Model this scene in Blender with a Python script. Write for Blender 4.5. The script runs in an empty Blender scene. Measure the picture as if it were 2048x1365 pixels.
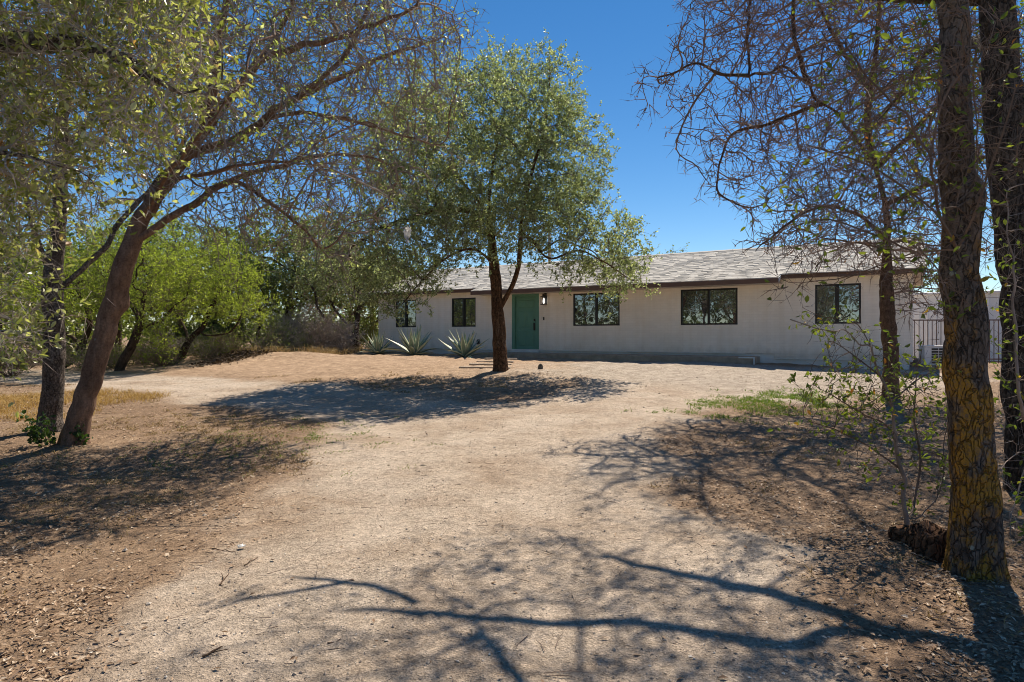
import bpy, math
import numpy as np
from mathutils import Vector

# ------------------------------------------------------------------ camera, world, sun, exposure
scene = bpy.context.scene
C = scene.collection
F_PX, CX, HZ, CAM_Z = 1290.0, 1024.0, 670.0, 1.55      # focal length and horizon measured on the 2048 px photograph

cam_d = bpy.data.cameras.new('camera')
cam_d.sensor_width = 36.0
cam_d.lens = F_PX / 2048 * 36.0
cam_d.shift_y = -12.5 / 2048
cam_d.clip_start = 0.05
cam_d.clip_end = 3000
cam = bpy.data.objects.new('camera', cam_d)
cam.location = (0, 0, CAM_Z)
cam.rotation_euler = (math.radians(90), 0, 0)
C.objects.link(cam)
scene.camera = cam

SUN_EL = math.radians(54)
SUN_AZ = math.radians(25.5)                             # clockwise from +Y: ahead of the camera, to the right
SUN = np.array([math.sin(SUN_AZ) * math.cos(SUN_EL), math.cos(SUN_AZ) * math.cos(SUN_EL), math.sin(SUN_EL)])

world = bpy.data.worlds.new('World')
scene.world = world
world.use_nodes = True
wn = world.node_tree
bg = wn.nodes['Background']
sky = wn.nodes.new('ShaderNodeTexSky')
sky.sky_type = 'NISHITA'
sky.sun_disc = False
sky.sun_elevation = SUN_EL
sky.sun_rotation = SUN_AZ
sky.altitude = 1500
sky.air_density = 1.0
sky.dust_density = 0.0
sky.ozone_density = 1.0
hsv = wn.nodes.new('ShaderNodeHueSaturation')
hsv.inputs['Saturation'].default_value = 1.34
wn.links.new(sky.outputs[0], hsv.inputs['Color'])
wn.links.new(hsv.outputs[0], bg.inputs['Color'])
bg.inputs['Strength'].default_value = 0.085

sun_d = bpy.data.lights.new('sun', 'SUN')
sun_d.energy = 5.0
sun_d.angle = math.radians(0.4)
sun_d.color = (1.0, 0.89, 0.74)
sun = bpy.data.objects.new('sun', sun_d)
sun.rotation_euler = Vector(SUN).to_track_quat('Z', 'Y').to_euler()
sun.location = (20, 40, 60)
C.objects.link(sun)

scene.view_settings.view_transform = 'Standard'
scene.view_settings.look = 'None'
scene.view_settings.gamma = 1.0
scene.view_settings.exposure = 0.48
scene.view_settings.use_curve_mapping = False
scene.render.engine = 'CYCLES'
scene.cycles.use_denoising = True
scene.cycles.max_bounces = 6
scene.cycles.diffuse_bounces = 4
scene.cycles.glossy_bounces = 3
scene.cycles.transmission_bounces = 4
scene.cycles.transparent_max_bounces = 4
scene.cycles.caustics_reflective = False
scene.cycles.caustics_refractive = False
scene.cycles.sample_clamp_indirect = 6.0
scene.cycles.filter_width = 1.0

# ------------------------------------------------------------------ small helpers
def at(px, py, Z):
    """the point at depth Z seen at pixel (px, py) of the 2048 x 1365 photograph"""
    return np.array([(px - CX) / F_PX * Z, Z, CAM_Z + (HZ - py) / F_PX * Z])

def norm(v):
    return v / np.maximum(np.linalg.norm(v, axis=-1, keepdims=True), 1e-9)

def mesh_np(name, verts, faces, smooth=False):
    """faces: an (F,k) array or a list of such arrays"""
    if not isinstance(faces, list):
        faces = [faces]
    faces = [np.asarray(f, dtype=np.int32) for f in faces if len(f)]
    verts = np.asarray(verts, dtype=np.float32)
    me = bpy.data.meshes.new(name)
    nl = sum(f.size for f in faces); nf = sum(len(f) for f in faces)
    me.vertices.add(len(verts)); me.vertices.foreach_set('co', verts.ravel())
    me.loops.add(nl); me.loops.foreach_set('vertex_index', np.concatenate([f.ravel() for f in faces]))
    me.polygons.add(nf)
    sizes = np.concatenate([np.full(len(f), f.shape[1], dtype=np.int32) for f in faces])
    starts = np.concatenate([[0], np.cumsum(sizes)[:-1]]).astype(np.int32)
    me.polygons.foreach_set('loop_start', starts)
    me.polygons.foreach_set('use_smooth', np.full(nf, bool(smooth)))
    me.update(calc_edges=True)
    return me

def obj(name, me, mat=None, parent=None):
    o = bpy.data.objects.new(name, me)
    C.objects.link(o)
    if mat is not None and me is not None and not me.materials:
        me.materials.append(mat)
    if parent is not None:
        o.parent = parent
    return o

def tag(o, label, cat=None, group=None, kind=None):
    o['label'] = label
    if cat: o['category'] = cat
    if group: o['group'] = group
    if kind: o['kind'] = kind
    return o

def empty(name, loc, rz=0.0):
    o = bpy.data.objects.new(name, None)
    o.location = loc
    o.rotation_euler = (0, 0, rz)
    o.empty_display_size = 0.3
    C.objects.link(o)
    return o

class MB:
    """collects boxes and quads into one mesh"""
    def __init__(self):
        self.v, self.f = [], []
    def add(self, vs, fs):
        b = len(self.v)
        self.v += [tuple(v) for v in vs]
        self.f += [tuple(i + b for i in f) for f in fs]
        return self
    def box(self, x0, x1, y0, y1, z0, z1):
        vs = [(x0, y0, z0), (x1, y0, z0), (x1, y1, z0), (x0, y1, z0), (x0, y0, z1), (x1, y0, z1), (x1, y1, z1), (x0, y1, z1)]
        return self.add(vs, [(0, 3, 2, 1), (4, 5, 6, 7), (0, 1, 5, 4), (1, 2, 6, 5), (2, 3, 7, 6), (3, 0, 4, 7)])
    def mesh(self, name, bevel=0.0):
        me = bpy.data.meshes.new(name)
        me.from_pydata(self.v, [], self.f)
        if bevel > 0:
            import bmesh
            bm = bmesh.new(); bm.from_mesh(me)
            bmesh.ops.bevel(bm, geom=list(bm.edges), offset=bevel, segments=1, affect='EDGES', clamp_overlap=True)
            bm.to_mesh(me); bm.free()
        me.update()
        return me
    def build(self, name, mat, parent=None, bevel=0.0):
        return obj(name, self.mesh(name, bevel), mat, parent)

def box(name, mat, parent, x0, x1, y0, y1, z0, z1, bevel=0.0):
    return MB().box(x0, x1, y0, y1, z0, z1).build(name, mat, parent, bevel)

# numpy value noise ------------------------------------------------
def _hash(ix, iy, seed):
    h = (ix.astype(np.int64) * 374761393 + iy.astype(np.int64) * 668265263 + seed * 1442695041) & 0x7fffffff
    h = ((h ^ (h >> 13)) * 1274126177) & 0x7fffffff
    h = (h ^ (h >> 16)) & 0xffffff
    return h / float(0xffffff)

def vnoise(x, y, seed=0):
    ix, iy = np.floor(x), np.floor(y)
    fx, fy = x - ix, y - iy
    fx = fx * fx * (3 - 2 * fx); fy = fy * fy * (3 - 2 * fy)
    a = _hash(ix, iy, seed); b = _hash(ix + 1, iy, seed); c = _hash(ix, iy + 1, seed); d = _hash(ix + 1, iy + 1, seed)
    return (a + (b - a) * fx) + ((c + (d - c) * fx) - (a + (b - a) * fx)) * fy - 0.5

def fbm(x, y, octs=4, seed=0, gain=0.5):
    s, a = 0.0, 1.0
    for o in range(octs):
        s = s + a * vnoise(x * 2 ** o + 17.3 * o, y * 2 ** o - 9.1 * o, seed + o)
        a *= gain
    return s

def sstep(a, b, x):
    t = np.clip((x - a) / (b - a), 0, 1)
    return t * t * (3 - 2 * t)

# ------------------------------------------------------------------ materials
def new_mat(name):
    m = bpy.data.materials.new(name)
    m.use_nodes = True
    nt = m.node_tree
    for n in list(nt.nodes):
        nt.nodes.remove(n)
    out = nt.nodes.new('ShaderNodeOutputMaterial')
    return m, nt, out

def nd(nt, typ, **kw):
    n = nt.nodes.new(typ)
    for k, v in kw.items():
        if k in n.inputs:
            n.inputs[k].default_value = v
        else:
            setattr(n, k, v)
    return n

def ramp(nt, fac, stops):
    r = nt.nodes.new('ShaderNodeValToRGB')
    el = r.color_ramp.elements
    while len(el) < len(stops):
        el.new(0.5)
    for e, (p, c) in zip(el, stops):
        e.position = p
        e.color = (c[0], c[1], c[2], 1) if not np.isscalar(c) else (c, c, c, 1)
    nt.links.new(fac, r.inputs[0])
    return r.outputs[0]

def mix(nt, fac, a, b, mode='MIX'):
    m = nt.nodes.new('ShaderNodeMix')
    m.data_type = 'RGBA'; m.blend_type = mode
    for sock, val in ((m.inputs[0], fac), (m.inputs[6], a), (m.inputs[7], b)):
        if isinstance(val, bpy.types.NodeSocket):
            nt.links.new(val, sock)
        elif np.isscalar(val):
            sock.default_value = val
        else:
            sock.default_value = (val[0], val[1], val[2], 1)
    return m.outputs[2]

def math_n(nt, op, a, b=0.5):
    m = nt.nodes.new('ShaderNodeMath'); m.operation = op
    for i, val in enumerate((a, b)):
        if isinstance(val, bpy.types.NodeSocket): nt.links.new(val, m.inputs[i])
        else: m.inputs[i].default_value = val
    return m.outputs[0]

def principled(nt, out, color, rough=0.8, spec=0.3, normal=None):
    p = nt.nodes.new('ShaderNodeBsdfPrincipled')
    if isinstance(color, bpy.types.NodeSocket): nt.links.new(color, p.inputs['Base Color'])
    else: p.inputs['Base Color'].default_value = (*color, 1)
    p.inputs['Roughness'].default_value = rough
    p.inputs['Specular IOR Level'].default_value = spec
    if normal is not None: nt.links.new(normal, p.inputs['Normal'])
    nt.links.new(p.outputs[0], out.inputs[0])
    return p

def noise(nt, vec, scale, detail=4, rough=0.6, dist=0.0):
    n = nd(nt, 'ShaderNodeTexNoise', Scale=scale, Detail=detail, Roughness=rough, Distortion=dist)
    if vec is not None: nt.links.new(vec, n.inputs['Vector'])
    return n.outputs['Fac']

def bump(nt, h, strength=0.5, dist=0.02, prev=None):
    b = nd(nt, 'ShaderNodeBump', Strength=strength, Distance=dist)
    nt.links.new(h, b.inputs['Height'])
    if prev is not None: nt.links.new(prev, b.inputs['Normal'])
    return b.outputs[0]

def geo_pos(nt):
    return nt.nodes.new('ShaderNodeNewGeometry').outputs['Position']

def obj_co(nt):
    return nt.nodes.new('ShaderNodeTexCoord').outputs['Object']

def vscale(nt, vec, s):
    m = nd(nt, 'ShaderNodeMapping'); m.inputs['Scale'].default_value = s
    nt.links.new(vec, m.inputs['Vector'])
    return m.outputs[0]

def simple_mat(name, col, rough=0.7, spec=0.3, var=0.15, scale=6.0, bstr=0.0, bscale=60.0, metallic=0.0):
    m, nt, out = new_mat(name)
    co = obj_co(nt)
    f = noise(nt, co, scale, 5)
    c = ramp(nt, f, [(0.3, [x * (1 - var) for x in col]), (0.7, [min(1, x * (1 + var)) for x in col])])
    nrm = bump(nt, noise(nt, co, bscale, 4), bstr, 0.01) if bstr > 0 else None
    p = principled(nt, out, c, rough, spec, nrm)
    p.inputs['Metallic'].default_value = metallic
    return m

def leaf_mat(name, stops, trans=0.35, rough=0.45, spec=0.35, tcol=None):
    """random colour per leaf, part of the light passes through"""
    m, nt, out = new_mat(name)
    g = nt.nodes.new('ShaderNodeNewGeometry')
    c = ramp(nt, g.outputs['Random Per Island'], stops)
    p = nd(nt, 'ShaderNodeBsdfPrincipled', Roughness=rough)
    p.inputs['Specular IOR Level'].default_value = spec
    nt.links.new(c, p.inputs['Base Color'])
    t = nt.nodes.new('ShaderNodeBsdfTranslucent')
    tc = mix(nt, 1.0, c, tcol or (1.6, 1.7, 0.6), 'MULTIPLY')
    nt.links.new(tc, t.inputs['Color'])
    ms = nd(nt, 'ShaderNodeMixShader', Fac=trans)
    nt.links.new(p.outputs[0], ms.inputs[1]); nt.links.new(t.outputs[0], ms.inputs[2])
    nt.links.new(ms.outputs[0], out.inputs[0])
    return m

def bark_mat(name, dark, light, lichen=None, pale=None, vs=(11, 11, 5), amount=0.5, patch=3.0, low=False, crack=0.0, cs=(30, 30, 8)):
    m, nt, out = new_mat(name)
    pos = geo_pos(nt)
    v = vscale(nt, pos, vs)
    f = noise(nt, v, 1.6, 6, 0.65, 0.4)
    c = ramp(nt, f, [(0.28, dark), (0.72, light)])
    c = mix(nt, 1.0, c, ramp(nt, noise(nt, pos, 44, 5, 0.7), [(0.3, 0.55), (0.5, 1.0), (0.72, 1.35)]), 'MULTIPLY')
    big = noise(nt, pos, 2.3, 3)
    c = mix(nt, ramp(nt, big, [(0.4, 0.0), (0.7, 0.45)]), c, [x * 0.55 for x in dark])
    if lichen is not None:
        l1 = noise(nt, vscale(nt, pos, (1, 1, 0.55)), patch, 5, 0.62)
        fac = ramp(nt, l1, [(amount, 0.0), (amount + 0.09, 1.0)])
        fine = noise(nt, pos, 55, 4, 0.7)
        fac = math_n(nt, 'MULTIPLY', fac, ramp(nt, fine, [(0.36, 0.1), (0.52, 1.0)]))
        if low:
            sz = nt.nodes.new('ShaderNodeSeparateXYZ'); nt.links.new(pos, sz.inputs[0])
            fac = math_n(nt, 'MULTIPLY', fac, ramp(nt, math_n(nt, 'MULTIPLY', sz.outputs[2], 0.4), [(0.50, 1.0), (1.0, 0.12)]))
        lc = mix(nt, noise(nt, pos, 30, 3), lichen[0], lichen[1])
        c = mix(nt, fac, c, lc)
    if pale is not None:
        vo = nd(nt, 'ShaderNodeTexVoronoi', Scale=5.0); nt.links.new(pos, vo.inputs['Vector'])
        d = math_n(nt, 'ADD', vo.outputs['Distance'], math_n(nt, 'MULTIPLY', noise(nt, pos, 40, 4), 0.22))
        fac = ramp(nt, d, [(0.17, 1.0), (0.21, 0.0)])
        c = mix(nt, fac, c, pale)
    h = noise(nt, v, 3.0, 8, 0.7, 0.3)
    n1 = bump(nt, h, 0.9, 0.02)
    if crack > 0:
        wob = nd(nt, 'ShaderNodeTexNoise', Scale=7.0, Detail=4.0); nt.links.new(pos, wob.inputs['Vector'])
        va = nt.nodes.new('ShaderNodeVectorMath'); va.operation = 'MULTIPLY_ADD'
        nt.links.new(wob.outputs['Color'], va.inputs[0]); va.inputs[1].default_value = (0.13, 0.13, 0.20); nt.links.new(pos, va.inputs[2])
        ve = nd(nt, 'ShaderNodeTexVoronoi', Scale=1.0); ve.feature = 'DISTANCE_TO_EDGE'
        nt.links.new(vscale(nt, va.outputs[0], cs), ve.inputs['Vector'])
        wid = math_n(nt, 'MULTIPLY', ramp(nt, noise(nt, pos, 9, 4, 0.7), [(0.32, 0.0), (0.68, 1.0)]), 0.085)
        ck = ramp(nt, math_n(nt, 'ADD', math_n(nt, 'SUBTRACT', ve.outputs['Distance'], wid), 0.06), [(0.02, 0.0), (0.11, 1.0)])
        n1 = bump(nt, ck, 1.0, 0.03, n1)
        c = mix(nt, math_n(nt, 'MULTIPLY', math_n(nt, 'SUBTRACT', 1.0, ck), crack), c, [x * 0.3 for x in dark])
    n2 = bump(nt, noise(nt, pos, 120, 4), 0.5, 0.004, n1)
    pl = nt.nodes.new('ShaderNodeAttribute'); pl.attribute_name = 'fissure'
    c = mix(nt, math_n(nt, 'MULTIPLY', math_n(nt, 'POWER', pl.outputs['Fac'], 1.5), 0.8), c, [x * 0.4 for x in dark])
    principled(nt, out, c, 0.92, 0.15, n2)
    return m

M = {}
M['bark_dark'] = bark_mat('bark_dark', (0.075, 0.058, 0.047), (0.28, 0.225, 0.18), ((0.56, 0.27, 0.03), (0.34, 0.20, 0.045)), (0.36, 0.38, 0.31), amount=0.46, patch=5.5, low=True, crack=0.28)
M['bark_edge'] = bark_mat('bark_edge', (0.05, 0.04, 0.033), (0.19, 0.155, 0.125), ((0.16, 0.09, 0.02), (0.09, 0.07, 0.03)), None, amount=0.62, crack=0.3)
M['bark_grey'] = bark_mat('bark_grey', (0.11, 0.09, 0.075), (0.34, 0.285, 0.245), None, None, crack=0.6, cs=(34, 34, 20))
M['bark_red'] = bark_mat('bark_red', (0.14, 0.085, 0.06), (0.34, 0.215, 0.15), None, (0.26, 0.22, 0.18), vs=(9, 9, 3))
M['bark_center'] = bark_mat('bark_center', (0.07, 0.038, 0.022), (0.30, 0.165, 0.095), ((0.30, 0.22, 0.16), (0.22, 0.13, 0.08)), None, amount=0.6, vs=(16, 16, 4), crack=0.6, cs=(22, 22, 7))
M['bark_small'] = bark_mat('bark_small', (0.06, 0.036, 0.026), (0.22, 0.14, 0.095), ((0.07, 0.08, 0.03), (0.13, 0.11, 0.05)), None, amount=0.55)
M['bark_far'] = bark_mat('bark_far', (0.05, 0.035, 0.025), (0.14, 0.10, 0.075))
M['twig_grey'] = simple_mat('twig_grey', (0.29, 0.235, 0.20), 0.9, 0.2, 0.45, 3.0)
M['twig_dark'] = simple_mat('twig_dark', (0.17, 0.125, 0.10), 0.9, 0.2, 0.4, 3.0)
M['twig_brown'] = simple_mat('twig_brown', (0.24, 0.17, 0.14), 0.9, 0.2, 0.4, 3.0)
M['twig_pale'] = simple_mat('twig_pale', (0.38, 0.33, 0.29), 0.9, 0.2, 0.4, 3.0)
M['leaf_oak'] = leaf_mat('leaf_oak', [(0, (0.12, 0.15, 0.07)), (0.5, (0.26, 0.295, 0.165)), (0.85, (0.42, 0.45, 0.31)), (1, (0.62, 0.64, 0.54))], 0.52, 0.38, 0.6, (1.35, 1.45, 0.7))
M['leaf_sparse'] = leaf_mat('leaf_sparse', [(0, (0.12, 0.145, 0.055)), (0.5, (0.22, 0.25, 0.11)), (0.85, (0.36, 0.39, 0.22)), (0.94, (0.58, 0.59, 0.48)), (1, (0.34, 0.17, 0.07))], 0.58, 0.38, 0.6, (1.45, 1.6, 0.65))
M['leaf_near'] = leaf_mat('leaf_near', [(0, (0.14, 0.165, 0.05)), (0.4, (0.26, 0.285, 0.09)), (0.7, (0.39, 0.405, 0.19)), (0.95, (0.58, 0.58, 0.43)), (1, (0.42, 0.20, 0.08))], 0.45, 0.36, 0.7, (1.4, 1.5, 0.6))
M['leaf_shoot'] = leaf_mat('leaf_shoot', [(0, (0.075, 0.105, 0.03)), (0.5, (0.14, 0.18, 0.045)), (0.93, (0.24, 0.27, 0.06)), (1, (0.42, 0.15, 0.05))], 0.5)
M['leaf_mesquite'] = leaf_mat('leaf_mesquite', [(0, (0.15, 0.19, 0.035)), (0.5, (0.25, 0.305, 0.07)), (1, (0.36, 0.405, 0.13))], 0.52)
M['leaf_far'] = leaf_mat('leaf_far', [(0, (0.09, 0.12, 0.04)), (0.6, (0.15, 0.185, 0.065)), (1, (0.24, 0.26, 0.12))], 0.45)
M['leaf_rust'] = leaf_mat('leaf_rust', [(0, (0.20, 0.115, 0.07)), (0.5, (0.30, 0.19, 0.12)), (1, (0.38, 0.28, 0.19))], 0.4, 0.7, 0.2, (1.3, 1.1, 0.8))
M['leaf_ivy'] = leaf_mat('leaf_ivy', [(0, (0.03, 0.06, 0.02)), (1, (0.08, 0.14, 0.04))], 0.25)
M['grass_green'] = leaf_mat('grass_green', [(0, (0.07, 0.13, 0.02)), (0.6, (0.14, 0.22, 0.04)), (1, (0.26, 0.27, 0.09))], 0.35, 0.6)
M['grass_dry'] = leaf_mat('grass_dry', [(0, (0.20, 0.145, 0.075)), (0.6, (0.36, 0.27, 0.14)), (1, (0.50, 0.40, 0.23))], 0.3, 0.75, 0.2, (1.2, 1.1, 0.8))
M['grass_straw'] = leaf_mat('grass_straw', [(0, (0.38, 0.25, 0.09)), (0.6, (0.52, 0.37, 0.15)), (1, (0.60, 0.46, 0.22))], 0.3, 0.75, 0.2, (1.2, 1.1, 0.8))
M['brush_grey'] = leaf_mat('brush_grey', [(0, (0.16, 0.135, 0.115)), (0.6, (0.30, 0.265, 0.23)), (1, (0.42, 0.385, 0.34))], 0.15, 0.85, 0.1, (1, 1, 1))
M['litter'] = leaf_mat('litter', [(0, (0.16, 0.10, 0.06)), (0.4, (0.34, 0.22, 0.135)), (0.8, (0.48, 0.35, 0.235)), (1, (0.66, 0.56, 0.44))], 0.12, 0.7, 0.3, (1.1, 1.0, 0.8))
M['gravel'] = leaf_mat('gravel', [(0, (0.17, 0.14, 0.12)), (0.3, (0.36, 0.29, 0.23)), (0.8, (0.46, 0.385, 0.31)), (1, (0.66, 0.61, 0.54))], 0.0, 0.85, 0.2)
M['mulch'] = leaf_mat('mulch', [(0, (0.055, 0.038, 0.028)), (0.6, (0.13, 0.09, 0.065)), (1, (0.24, 0.17, 0.12))], 0.05, 0.85, 0.2)

# ------------------------------------------------------------------ the lie of the land
TH = math.radians(58)
U = np.array([math.sin(TH), -math.cos(TH)])              # along the house front, to the right
N = np.array([-math.cos(TH), -math.sin(TH)])             # out of the house front
L0 = np.array([-6.15, 29.7])                             # front left corner of the house

def smooth_interp(x, xs, ys):
    return (np.interp(x - 0.8, xs, ys) + np.interp(x, xs, ys) * 2 + np.interp(x + 0.8, xs, ys)) / 4

def ground_base(x, y):
    s = (x - L0[0]) * U[0] + (y - L0[1]) * U[1]
    d = (x - L0[0]) * N[0] + (y - L0[1]) * N[1]
    hh = smooth_interp(s, [-20, 0, 12, 17, 21, 32], [0.72, 0.76, 0.65, 0.65, 0.50, 0.44])
    f1 = smooth_interp(d, [-30, 3, 7.2, 9.6, 11.5, 14, 18, 22, 60], [1.1, 1.0, 0.90, 0.60, 0.42, 0.27, 0.09, 0.0, -0.2])
    f2 = smooth_interp(d, [-30, 2, 7, 12, 18, 22, 60], [1.1, 1.0, 0.72, 0.36, 0.08, 0.0, -0.2])
    w = sstep(12.5, 18.5, s)
    return hh * (f1 * (1 - w) + f2 * w)

DRIVE = [np.array([[-0.35, -6], [-0.38, 2.9], [-0.30, 5.9], [-0.75, 9.2], [-1.9, 11.6], [-3.9, 13.6], [-7.2, 15.8], [-11.5, 18.2], [-22, 24]]),
         np.array([[-0.30, 5.9], [0.2, 9.0], [1.7, 11.8], [4.1, 14.2], [7.2, 16.2], [10.0, 17.0]])]
DRIVE_W = [np.array([2.0, 1.9, 2.0, 1.9, 1.8, 1.6, 1.7, 1.6, 1.6]), np.array([1.8, 1.9, 1.7, 2.6, 3.0, 1.8])]

def drive_dist(x, y):
    """signed distance to the edge of the dirt drive (negative inside)"""
    best = np.full(np.shape(x), 1e9)
    for P, W in zip(DRIVE, DRIVE_W):
        for i in range(len(P) - 1):
            a, b = P[i], P[i + 1]
            ab = b - a
            t = np.clip(((x - a[0]) * ab[0] + (y - a[1]) * ab[1]) / (ab @ ab), 0, 1)
            dd = np.hypot(x - a[0] - t * ab[0], y - a[1] - t * ab[1]) - (W[i] + (W[i + 1] - W[i]) * t)
            best = np.minimum(best, dd)
    return best

def drive_mask(x, y):
    dd = drive_dist(x, y) + 1.1 * fbm(x * 0.7, y * 0.7, 4, 5) + 0.25 * fbm(x * 5, y * 5, 3, 8)
    return 1 - sstep(-0.35, 0.35, dd), dd

def ground_h(x, y):
    x = np.asarray(x, float); y = np.asarray(y, float)
    z = ground_base(x, y)
    dd = drive_dist(x, y)
    near = 1 - sstep(25, 60, np.hypot(x, y))
    side = sstep(-0.5, 1.0, dd)
    z = z + near * (0.05 * fbm(x * 0.5, y * 0.5, 3, 1) + side * 0.05 * fbm(x * 1.7, y * 1.7, 3, 2) + side * 0.02 * fbm(x * 8, y * 8, 2, 3) + 0.010 * fbm(x * 6, y * 6, 3, 4))
    # two shallow wheel ruts
    rut = np.exp(-((np.abs(dd + 1.25) / 0.22) ** 2)) * (1 - side)
    z = z - 0.018 * rut * near
    # low bank of raked leaves along the edge of the scrub, left of the house
    bank = np.exp(-(((x + 8.6) * 0.22 - (y - 23.6) * -0.02) / 0.8) ** 2) * np.exp(-(((y - 24.2) + 0.15 * (x + 8.6)) / 0.9) ** 2)
    z = z + 0.20 * bank
    far = sstep(60, 300, np.hypot(x, y))
    return z + far * 2.0 * fbm(x * 0.01, y * 0.01, 3, 9)

def ground_px(px, py, z0=2.0, z1=80.0):
    """where the ray through a pixel of the photograph meets the ground"""
    Z = np.linspace(z0, z1, 6000)
    X = (px - CX) / F_PX * Z
    zr = CAM_Z + (HZ - py) / F_PX * Z
    below = np.nonzero(zr < ground_h(X, Z))[0]
    Zh = Z[below[0]] if len(below) else z1
    X = (px - CX) / F_PX * Zh
    return np.array([X, Zh, float(ground_h(X, Zh))])

def ground_material():
    m, nt, out = new_mat('ground_dirt')
    a = nt.nodes.new('ShaderNodeAttribute'); a.attribute_name = 'zones'
    sep = nt.nodes.new('ShaderNodeSeparateColor'); nt.links.new(a.outputs['Color'], sep.inputs[0])
    drive, red, lit = sep.outputs[0], sep.outputs[1], sep.outputs[2]
    grav = a.outputs['Alpha']
    pos = geo_pos(nt)
    big = noise(nt, pos, 0.55, 5, 0.6)
    mid = noise(nt, pos, 4.0, 6, 0.7)
    fine = noise(nt, pos, 48, 6, 0.8)
    grit = nd(nt, 'ShaderNodeTexVoronoi', Scale=95.0); nt.links.new(pos, grit.inputs['Vector'])
    sand = ramp(nt, noise(nt, pos, 0.8, 6, 0.68, 0.6), [(0.3, (0.385, 0.29, 0.21)), (0.5, (0.49, 0.395, 0.305)), (0.68, (0.58, 0.485, 0.39))])
    soil = ramp(nt, mid, [(0.3, (0.26, 0.17, 0.11)), (0.55, (0.38, 0.27, 0.18)), (0.75, (0.48, 0.36, 0.25))])
    redc = ramp(nt, mid, [(0.3, (0.35, 0.235, 0.15)), (0.7, (0.50, 0.36, 0.245))])
    gravc = ramp(nt, mid, [(0.3, (0.37, 0.305, 0.24)), (0.7, (0.52, 0.445, 0.365))])
    c = mix(nt, drive, soil, sand)
    ra = nt.nodes.new('ShaderNodeAttribute'); ra.attribute_name = 'rut'
    c = mix(nt, ra.outputs['Fac'], c, ramp(nt, big, [(0.3, (0.52, 0.425, 0.335)), (0.7, (0.62, 0.525, 0.425))]))
    c = mix(nt, red, c, redc)
    c = mix(nt, grav, c, gravc)
    litc = ramp(nt, noise(nt, pos, 26, 5, 0.75), [(0.35, (0.14, 0.09, 0.058)), (0.6, (0.32, 0.215, 0.14))])
    c = mix(nt, math_n(nt, 'MULTIPLY', lit, ramp(nt, mid, [(0.35, 0.2), (0.6, 0.85)])), c, litc)
    c = mix(nt, 1.0, c, ramp(nt, mid, [(0.3, 0.80), (0.7, 1.14)]), 'MULTIPLY')
    c = mix(nt, 1.0, c, ramp(nt, fine, [(0.30, 0.50), (0.5, 1.0), (0.70, 1.32)]), 'MULTIPLY')
    clod = noise(nt, pos, 17, 4, 0.7)
    c = mix(nt, 1.0, c, ramp(nt, clod, [(0.32, 0.72), (0.5, 1.0), (0.68, 1.16)]), 'MULTIPLY')
    speck = ramp(nt, grit.outputs['Color'], [(0.0, 0.66), (0.5, 1.0), (1.0, 1.25)])
    c = mix(nt, 0.8, c, speck, 'MULTIPLY')
    n1 = bump(nt, mid, 0.5, 0.05)
    n1 = bump(nt, clod, 0.6, 0.03, n1)
    n2 = bump(nt, fine, 0.9, 0.018, n1)
    n3 = bump(nt, grit.outputs['Distance'], 0.7, 0.008, n2)
    principled(nt, out, c, 0.95, 0.12, n3)
    return m
M['ground'] = ground_material()

def spaced(*segs):
    xs = []
    for a, b, st in segs:
        xs.append(np.arange(a, b - st * 0.5, st))
    return np.concatenate(xs + [[segs[-1][1]]])

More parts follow.
